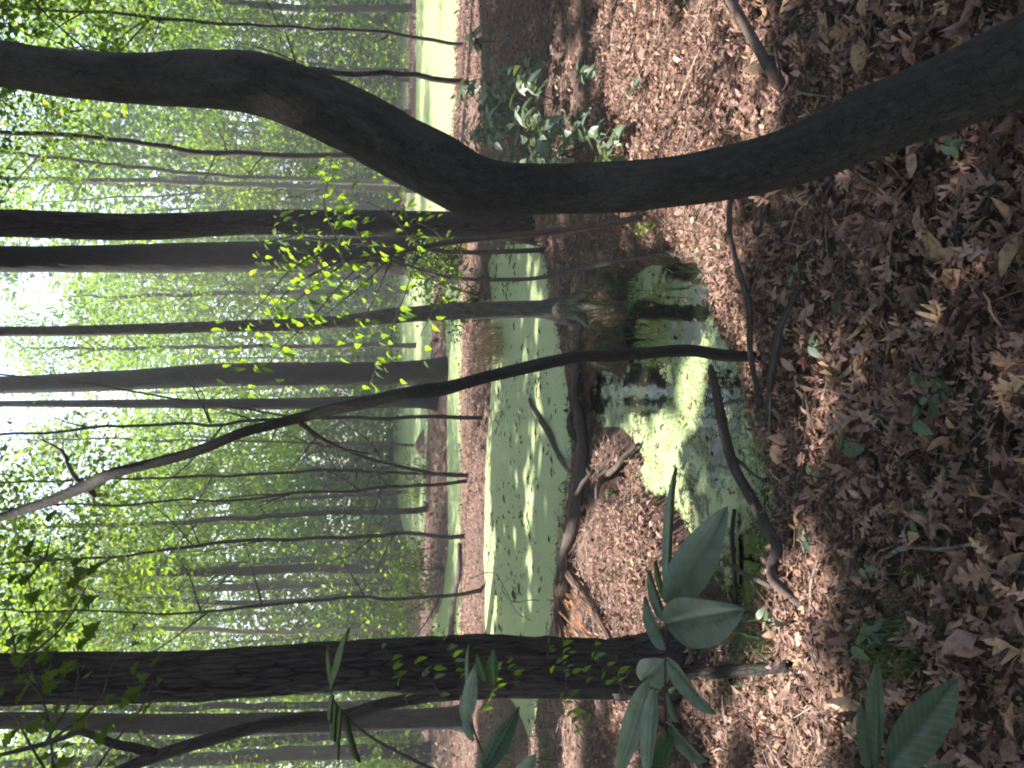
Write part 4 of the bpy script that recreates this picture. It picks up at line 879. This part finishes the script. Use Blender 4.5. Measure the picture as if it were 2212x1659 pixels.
tube_obj('stem', B_STICK, root, [b2, at(1000, 545, d2), at(850, 530, d2 - .1), at(700, 520, d2 - .2), at(600, 500, d2 - .2)], [.022, .018, .014, .01, .005], b2, sides=8, step=.08, rough=.08)
for i, s in enumerate([[(980, 545), (930, 600), (880, 640)], [(900, 535), (850, 470), (800, 440), (760, 430)], [(850, 530), (800, 580), (740, 620), (700, 640)], [(800, 526), (740, 470), (690, 440)], [(760, 524), (700, 580), (640, 610)],
                       [(700, 520), (640, 480), (600, 450)], [(720, 521), (660, 540), (600, 560), (560, 570)], [(640, 508), (590, 520), (550, 530)], [(980, 545), (940, 500), (900, 480)]]):
    P = [at(x, y, d2 - .1 - .08 * (i % 3)) for x, y in s]; SPRAY_PTS += P[1:]
    spray(root, b2, P, .065, .048, LEAF_ME, .09, .006)
# sprigs growing in front of the pine
pb = np.array(TREES[1].location); pd = pb[1]
cr = empty('creeper', pb + np.array([0, -.14, 0]), 'thin creeper with small leaves climbing in front of the pine trunk', 'creeper'); cb = np.array(cr.location)
for i, s in enumerate([[(1480, 1500), (1300, 1470), (1200, 1440), (1180, 1400)], [(1300, 1560), (1230, 1500), (1220, 1440), (1215, 1385)], [(1350, 1500), (1330, 1460), (1290, 1430), (1285, 1390)],
                       [(1130, 1500), (1110, 1460), (1090, 1420)], [(1010, 1520), (1000, 1470), (985, 1430), (960, 1390)], [(880, 1520), (860, 1470), (845, 1430), (830, 1400)], [(960, 1510), (930, 1470), (900, 1430)],
                       [(1260, 1600), (1240, 1560), (1220, 1520)], [(1030, 1540), (1060, 1500), (1075, 1460)]]):
    P = [at(x, y, pd - .30 - .03 * i) for x, y in s]
    spray(cr, cb, P, .045, .07, LEAF_ME[:2] + DULL_ME[2:] + LEAF_ME[3:], .02, .003)
mp_ = empty('maple_bough', at(120, 1760, 3.1), 'overhanging bough of lobed maple leaves in front of the top of the pine', 'bough'); mb = np.array(mp_.location)
for i, s in enumerate([[(120, 1760), (110, 1600), (90, 1500), (60, 1420), (80, 1340), (60, 1250)], [(100, 1600), (150, 1520), (170, 1460), (160, 1400)], [(110, 1600), (210, 1520), (240, 1440), (270, 1400)], [(90, 1500), (40, 1440), (30, 1380), (10, 1320)],
                       [(180, 1700), (250, 1600), (300, 1540), (330, 1470)], [(60, 1420), (130, 1360), (170, 1300), (190, 1260)], [(120, 1700), (60, 1600), (30, 1540)], [(60, 1250), (100, 1200), (110, 1160)]]):
    P = [at(x, y, 3.1 - .06 * i) for x, y in s]
    spray(mp_, mb, P, .060, .06, MAPLE_ME, .06, .005); 

# seedlings on the ground; each singled out by where it grows
def seedling(px, py, label, n=9, size=.05, h=.16, mes=DULL_ME, spread=.09, name='seedling', cat='seedling', group=None):
    b = G(px, py); root = empty(name, b, label, cat, group)
    for k in range(max(1, n // 6)):
        tip = b + np.array([random.gauss(0, spread * .7), random.gauss(0, spread * .5), h * random.uniform(.8, 1.1)])
        tube_obj('stem', B_STICK, root, [b - np.array([0, 0, .03]), (b + tip) / 2 + np.array([random.gauss(0, .01), 0, .01]), tip], [.003, .0025, .0015], b, sides=5, step=.05)
        m = 6 if n > 6 else n
        for j in range(m):
            t = .35 + .65 * (j + 1) / m; p = b + (tip - b) * t
            put_leaf(root, b, p, size * random.uniform(.75, 1.2), mes, random.uniform(0, 6.28), random.uniform(-.25, .35), random.gauss(0, .25))
SEED = [ (1200, 220, 'broad pale seedling halfway up the slope between two taller ones', 20, .11, .34), (1245, 340, 'pale leafy seedling touching the bend of the crooked trunk', 22, .10, .34), (1140, 290, 'pale upright seedling just above the bend of the crooked trunk', 20, .11, .4),
         (1100, 220, 'dusky wide seedling near the water on the right bank', 20, .12, .34), (1300, 265, 'pale seedling at the border of the sunlit leaf band by the trunk', 16, .09, .24), (1060, 280, 'dusky seedling where the crooked trunk crosses the right bank', 20, .12, .34),
         (1350, 340, 'light green seedling under the crooked trunk by the sunlit leaves', 12, .08, .2), (1180, 130, 'small dusky seedling on the dark part of the right slope', 12, .09, .2),
         (1170, 330, 'tall pale seedling beside the crooked trunk, nearest the green water', 24, .10, .42), (1150, 230, 'wide pale seedling in the shade right of the crooked trunk', 30, .10, .40), (1120, 160, 'pale seedling at the foot of the slope near the top edge', 18, .09, .34),
         (1215, 290, 'seedling with a cluster of pale leaves near the middle of the crooked trunk', 24, .10, .32), (1270, 310, 'seedling hugging the crooked trunk at its narrowest part', 24, .09, .30), (1330, 320, 'small seedling between the crooked trunk and the sunlit leaves', 14, .075, .18),
         (1370, 290, 'low seedling with few leaves at the edge of the sunlit leaf band', 12, .07, .16), (1060, 90, 'dusky seedling at the water edge in the upper right', 18, .12, .30), (1085, 300, 'yellowing seedling beside the crooked trunk', 24, .10, .34), (1400, 180, 'single small seedling on the sunlit leaf slope', 7, .06, .12),
         (1290, 180, 'seedling in the dark litter above the sunlit band', 10, .07, .16), (1040, 200, 'seedling by the foot of the bare trunk crossing the water', 18, .12, .3),
         (1430, 490, 'bright little seedling just left of the crooked trunk', 12, .05, .14), (1110, 530, 'dusky seedling beside the rounded end of the green pond', 18, .09, .3), (1060, 600, 'leafy seedling on the bank between the broad trunks and the green pond', 24, .10, .34),
         (1035, 500, 'seedling at the foot of the dark straight trunk', 18, .09, .3), (1745, 575, 'small blue-green seedling on the litter between fallen branches and crooked trunk', 3, .05, .06),
         (1830, 640, 'small seedling with two green leaves above the oak leaves', 4, .05, .07), (1785, 735, 'flat green-leaved seedling below the short dark branch', 6, .05, .07), (1760, 1180, 'patch of tiny seedling leaves left of the crooked pond branch', 8, .045, .08), (1905, 1230, 'small seedling beside the pale grey twig', 6, .045, .08),
         (1800, 1035, 'small seedling below the edge of the near pond', 6, .045, .07), (1870, 960, 'low dark seedling among the oak leaves at the lower centre', 10, .05, .10), (2060, 830, 'dark green ferny seedling in the lower centre', 18, .05, .12), (2085, 300, 'tiny seedling by the base of the crooked trunk', 5, .04, .06),
         (1990, 1120, 'seedling with one broad olive leaf beside the pale grey twig', 3, .09, .05), (2075, 1010, 'tiny sprout right of the pale grey twig', 4, .035, .05), (1700, 1355, 'bluish seedling at the left corner of the near pond', 8, .06, .12),
         (1930, 1360, 'leafy green seedling above the grass tuft', 12, .05, .12), (1880, 1600, 'seedling under the big dark leaves at the lower left', 6, .05, .08), (1330, 1060, 'bright sprout on the sunlit islet beside the pond', 8, .035, .10), (1312, 1010, 'bright sprout by the forked islet branch', 6, .035, .08),
         (1230, 1040, 'bright green tuft on the near shore of the smooth green pond', 8, .05, .10), (1210, 1300, 'yellow-green sprout by the rotten log', 8, .05, .14) ]
for (px, py, lb, n, sz, h) in SEED:
    if py < 350 and px < 1450: n = int(n * 1.6); sz *= 1.25
    seedling(px, py, lb, n, sz, h, mes=(LEAF_ME if 'bright' in lb else DULL_ME), spread=h * .6)

# grass tufts and sedge
GRASS = leaf_mat('grass_blade', .35, .5, .3)
def grass_part(centers, n, L0, L1, wd, spread, pal):
    V = []; Fc = []; Cc = []
    P = np.repeat(np.array(centers), n, 0); m = len(P); P = P + np.stack([RS.randn(m) * spread, RS.randn(m) * spread, np.zeros(m)], -1); P[:, 2] = np.maximum(height(P[:, 0], P[:, 1]), 0) - .005
    yaw = RS.rand(m) * 6.28; L = L0 + (L1 - L0) * RS.rand(m); lean = .2 + .7 * RS.rand(m)
    d = np.stack([np.cos(yaw), np.sin(yaw), yaw * 0], -1); s = np.stack([-np.sin(yaw), np.cos(yaw), yaw * 0], -1) * wd
    rings = []
    for t, ws in ((0, 1), (.4, .9), (.75, .6), (1, .05)):
        c = P + d * (L * lean * t ** 1.8)[:, None] + np.array([0, 0, 1.]) * (L * (t - .35 * lean * t * t))[:, None]
        rings += [c + s * ws, c - s * ws]
    V = np.stack(rings, 1).reshape(-1, 3); T = []
    for k in range(3): a = 2 * k; T += [(a, a + 1, a + 3), (a, a + 3, a + 2)]
    Fc = (np.array(T)[None] + (np.arange(m) * 8)[:, None, None]).reshape(-1, 3)
    c = np.repeat(np.concatenate([mixcol(pal, m), np.ones((m, 1))], 1)[:, None], 8, 1).reshape(-1, 4)
    return V, Fc, {'tint': c}
def tuft(label, pts, n, L0, L1, wd, spread, pal=PAL_GREEN, name='grass_tuft'):
    cs = [G(x, y) for x, y in pts]; v, f, a = grass_part(cs, n, L0, L1, wd, spread, pal); b = cs[0]
    o = link(name, make_mesh(name, v - b, f, GRASS, a, smooth=False), None, b); tag(o, label, 'grass', kind='stuff')
tuft('clump of fine green grass on the litter in the lower left', [(1930, 1370), (1950, 1400), (1965, 1350)], 90, .05, .14, .0014, .06, PAL_GREEN + PAL_DUSK)
tuft('dark drooping sedge on the bank where the slim grey tree stands', [(1335, 620), (1345, 660), (1320, 700), (1365, 610), (1330, 740)], 60, .12, .34, .0022, .16, PAL_DUSK)
tuft('sedge at the right shore of the near pond', [(1440, 560), (1480, 560), (1530, 570)], 28, .06, .18, .002, .14, PAL_DUSK)
tuft('low grass on the left shore of the near pond beside the pine', [(1640, 1350), (1600, 1360), (1660, 1380)], 80, .05, .16, .0018, .07, PAL_DUSK)
tuft('dry tan brush standing on the far bank of the smooth green pond', [(1080, 720), (1085, 745), (1075, 760)], 60, .2, .55, .004, .12, [(.36, .24, .18), (.28, .19, .14)], name='dry_brush')
tuft('grass on the left bank beyond the pine', [(1100, 1640), (1190, 1640), (1050, 1650)], 120, .08, .25, .003, .2, PAL_GREEN)

# shrubs along the middle strips
SHR = [crown_mesh('foliage', 300 + k, 22, 60, .5, .45, 0, .055, pal, spread=.16) for k, pal in enumerate((PAL_GREEN, PAL_LIGHT, PAL_DUSK))]
def shrub(px, py, label, v, s=1.0, d=None, name='shrub'):
    b = G(px, py) if d is None else at(px, py, d); b[2] = h1(b[0], b[1])
    root = empty(name, b, label, 'shrub'); me, cc = SHR[v]; o = link('foliage', me, root, (0, 0, .05 * s)); o.scale = (s, s, s); o.rotation_euler[2] = random.random() * 6
    parts = [tube([np.array([0, 0, -.05]), c * s * .5 + np.array([0, 0, .0]), c * s], [.012 * s, .008 * s, .003 * s], 5, .2) for c in cc[::3]]
    v_, f_, a_ = merge(parts); link('stem', make_mesh('stem', v_, f_, B_STICK, a_), root)
for px, py, lb, v, s in [(955, 1230, 'leafy green shrub on the bank left of the sunlit channel', 0, 1.1), (935, 1290, 'loose shrub beside the left end of the sunlit channel', 1, 1.2), (905, 1080, 'low green shrub on the far strip of bank', 0, .9), (980, 1440, 'shrub on the bank behind the pine', 0, 1.3),
                      (925, 1020, 'small round shrub at the far pond edge by the mound', 2, .8), (1035, 640, 'low shrub by the round end of the green pond', 2, .9), (1000, 560, 'shrub at the foot of the broad pair of trunks', 2, .9),
                      (860, 1350, 'bright shrub in the woods right of the furrowed pine', 1, 2.0), (880, 1420, 'bright shrub in the woods left of the furrowed pine', 1, 2.2), (900, 1560, 'green shrub left of the pine and its neighbour', 0, 2.0), (930, 1640, 'green shrub at the far left edge', 1, 2.0)]:
    shrub(px, py, lb, v, s)

# mound with the thin tree in the far pond
mb_ = G(915, 962); V = []; Fc = []
X_, Y_, Q_ = grid(np.linspace(-1, 1, 17), np.linspace(-1, 1, 17)); rr = np.sqrt(X_ ** 2 + Y_ ** 2).ravel()
zz = .28 * np.clip(1 - rr ** 1.4, -.2, 1) + .05 * fbm(X_.ravel() * 3, Y_.ravel() * 3, 0, 2, 8)
o = link('mound', make_mesh('mound', np.stack([X_.ravel() * .45, Y_.ravel() * .5, zz], -1), Q_, GROUND), None, (mb_[0], mb_[1], -.03)); tag(o, 'small brown mound in the far green pond carrying a thin tree', kind='structure')

# ------------------------------------------------------------------ woods in the distance and undergrowth
def woods_leaves(n, fn_pos, leaf, pal, cl=60, sp=(.8, .8, .4)):
    c = fn_pos(n // cl); nc = len(c)
    P = (c[:, None, :] + RS.randn(nc, cl, 3) * np.array(sp)).reshape(-1, 3); m = len(P)
    big = 1 + .45 * fbm(c[:, 0] * .45, c[:, 1] * .45, c[:, 2] * .6, 2, 71)
    cc = np.repeat(mixcol(pal, nc, RS, .25) * big[:, None], cl, 0)
    tl = np.repeat(RS.randn(nc, 2) * .35, cl, 0)
    return scatter(RHOMB, P, RS.rand(m) * 6.28, RS.randn(m) * .25 + tl[:, 0] + .25, RS.randn(m) * .25 + tl[:, 1], leaf * (.6 + .8 * RS.rand(m)), cc)
SKYGAPS = [(90, 440, 3, 3.5, 1.0), (200, 400, 2, 2, .7), (60, 640, 2.6, 3.5, 1.0), (170, 860, 2.2, 6, 1.0), (330, 850, 1.6, 3, .9), (120, 1080, 3.5, 5, 1.0), (240, 1110, 2.5, 3, .8), (380, 1180, 2, 2.5, .9), (40, 230, 2.5, 3, .8), (95, 725, 3.2, 3.5, 1), (60, 1610, 3, 3, .6), (20, 1260, 3, 3, .6), (95, 845, 3, 3.5, 1)]
def gaps(x, y, z):
    az = np.degrees(np.arctan2(x, y)); el = np.degrees(np.arctan2(z - CAMZ, np.hypot(x, y))); g = 0
    for px, py, wa, we, st in SKYGAPS:
        d = ray(px, py); a0 = math.degrees(math.atan2(d[0], d[1])); e0 = math.degrees(math.atan2(d[2], math.hypot(d[0], d[1])))
        g = np.maximum(g, st * np.exp(-((az - a0) / wa) ** 2 - ((el - e0) / we) ** 2))
    return g, el
def pos_far(nc):
    a = (RS.rand(nc) * 2 - 1) * 3.14; a = np.where(RS.rand(nc) < .8, a * .3, a)
    r = 31 + 25 * RS.rand(nc); x = np.sin(a) * r; y = np.cos(a) * r * .9 + 8
    z = height(x, y) + .3 + 20 * RS.rand(nc) ** 1.2
    g, el = gaps(x, y, z)
    k = .35 * fbm(a * 14, el / 4.0, 0, 3, 93) + g < .66 - np.clip(el - 14, 0, 30) * .012
    return np.stack([x, y, z], -1)[k]
def pos_under(nc):
    y = 22 + 26 * RS.rand(nc) ** .9; x = (RS.rand(nc) * 2 - 1) * (y * .62); k = shore(x, y) > .1; x, y = x[k], y[k]
    return np.stack([x, y, height(x, y) + .15 + 3.2 * RS.rand(len(x)) ** 1.4], -1)
v, f, a = woods_leaves(370000, pos_far, .31, PAL_LIGHT + PAL_LIGHT + PAL_GREEN[1:2])
o = link('distant_woods', make_mesh('distant_woods', v, f, LEAF, a, smooth=False)); tag(o, 'mass of green leaves of the woods far beyond the ponds', 'woods', kind='stuff')
v, f, a = woods_leaves(85000, pos_under, .13, PAL_LIGHT, 40, (.5, .5, .3))
o = link('undergrowth', make_mesh('undergrowth', v, f, LEAF, a, smooth=False)); tag(o, 'low green undergrowth between the trees beyond the ponds', 'undergrowth', kind='stuff')
parts = []
for k in range(120):
    a_ = (RS.rand() * 2 - 1) * .9; r = 24 + 34 * RS.rand(); x = math.sin(a_) * r; y = math.cos(a_) * r * .9 + 6; rr = RS.uniform(.04, .16)
    while shore(np.array([x]), np.array([y]))[0] < .6: y += 1.5
    z = h1(x, y)
    parts.append(tube([(x, y, z - .2), (x + RS.randn() * .2, y, z + 5), (x + RS.randn() * .6, y, z + 13)], [rr * 1.2, rr, rr * .6], 7, 1.5, .05, seed=k, wob=.1))
v, f, a = merge(parts); o = link('distant_trunks', make_mesh('distant_trunks', v, f, B_FAR, a)); tag(o, 'trunks lost in the mass of the far woods', 'woods', kind='stuff')

# ------------------------------------------------------------------ the canopy overhead, out of the picture: added and shaped to throw the dappled shade
SUNNY = [ # (px, py, half width across m, half depth m) spots where gaps are cut in the canopy for the sun
  (1140, 1130, 1.2, .02), (1165, 900, .8, .0), (1160, 730, .9, .05), (1150, 600, .3, .3), (1205, 1370, .2, .02),
  (1480, 830, .18, .10), (1440, 940, .14, .10), (1400, 1000, .05, .05), (1610, 1060, .10, .0), (1480, 1100, .05, .02), (1645, 840, .1, .0),
  (1310, 1090, .50, .28), (1370, 1210, .42, .28), (1310, 1330, .40, .30), (1265, 1350, .35, .3), (1330, 1270, .3, .25), (1400, 1280, .3, .15),
  (1330, 120, .45, .26), (1380, 210, .40, .16), (1425, 290, .35, .18), (1310, 30, .4, .25), (1370, 90, .4, .25), (1540, 480, .3, .1), (1460, 480, .25, .12), (1500, 470, .40, .12), (1560, 560, .34, .06), (1610, 620, .25, .06), (1500, 150, .4, .07), (1590, 300, .25, .06),
  (1800, 1330, .1, .05), (1790, 1500, .25, .08), (1700, 1430, .35, .10), (1640, 1560, .3, .1), (1510, 1560, .3, .1),
  (1750, 1240, .12, .05), (1760, 920, .08, .04), (1240, 1600, .5, .3), (1150, 1620, .4, .5), (1350, 1560, .3, .2), (1345, 1150, .5, .2), (1400, 1330, .3, .2), (1340, 300, .35, .2), (1410, 120, .4, .2), (1680, 60, .3, .1), (1850, 480, .12, .05), (1620, 230, .25, .08)]
def down(q): t_ = (q[2] - .05) / TOSUN[2]; return [q[0] - TOSUN[0] * t_, q[1] - TOSUN[1] * t_]
cs = np.array([[*down(G(px, py, .02)), a, b] for px, py, a, b in SUNNY])
nc = 6800; cl = 26
cx = -27 + 40 * RS.rand(nc); cyy = -9 + 33 * RS.rand(nc); cz = 9.5 + 4.5 * RS.rand(nc)
P = (np.stack([cx, cyy, cz], -1)[:, None, :] + RS.randn(nc, cl, 3) * np.array([.5, .5, .2])).reshape(-1, 3)
tt = (P[:, 2] - .05) / TOSUN[2]; gx = P[:, 0] - TOSUN[0] * tt; gy = P[:, 1] - TOSUN[1] * tt
jx = gx + .07 * fbm(gx * 3, gy * 3, 0, 2, 60) + .05 * RS.randn(len(gx)); jy = gy + .05 * fbm(gx * 3 + 9, gy * 3, 0, 2, 61) + .04 * RS.randn(len(gx))
keep = np.ones(len(P), bool)
for x, y, a, b in cs: keep &= ((jx - x) / (a + .17)) ** 2 + ((jy - y) / (b + .16)) ** 2 > 1
for q in SPRAY_PTS:
    t_ = (q[2] - .05) / TOSUN[2]; x = q[0] - TOSUN[0] * t_; y = q[1] - TOSUN[1] * t_
    keep &= (jx - x) ** 2 + (jy - y) ** 2 > .3 ** 2
keep &= gy < 10.9 + 1.5 * fbm(gx * .4, gy * .4, 0, 2, 62)
# nothing of it hangs into the field of view
rel = P - CAM; dz = rel @ FWD; ux = (rel @ AX) / np.maximum(dz, .01) * F + 1106
P = P[keep & ~((dz > 0) & (ux > -60))]; m = len(P)
v, f, a = scatter(RHOMB, P, RS.rand(m) * 6.28, RS.randn(m) * .35, RS.randn(m) * .35, .30 + .18 * RS.rand(m), mixcol(PAL_GREEN, m))
o = link('shade_canopy', make_mesh('shade_canopy', v, f, LEAF, a, smooth=False)); tag(o, 'unseen leaf canopy above the ponds, gaps cut to shape the dappled shade', 'canopy', kind='stuff')

# ------------------------------------------------------------------ the milky air of the woods: one closed box round everything
hm, t_, o_ = newmat('haze'); pv = t_.nodes.new('ShaderNodeVolumePrincipled'); pv.inputs['Color'].default_value = (.86, .90, .95, 1); pv.inputs['Density'].default_value = 0.0040
pv.inputs['Anisotropy'].default_value = 0.3
t_.links.new(pv.outputs[0], o_.inputs['Volume'])
x0, x1, y0, y1, z0, z1 = -270, 270, -205, 275, -2.5, 32
V = [(x, y, z) for x in (x0, x1) for y in (y0, y1) for z in (z0, z1)]
o = link('haze', make_mesh('haze', V, [(0, 1, 3, 2), (4, 6, 7, 5), (0, 4, 5, 1), (2, 3, 7, 6), (0, 2, 6, 4), (1, 5, 7, 3)], hm, smooth=False)); tag(o, 'thin milky air filling the woods', kind='stuff')
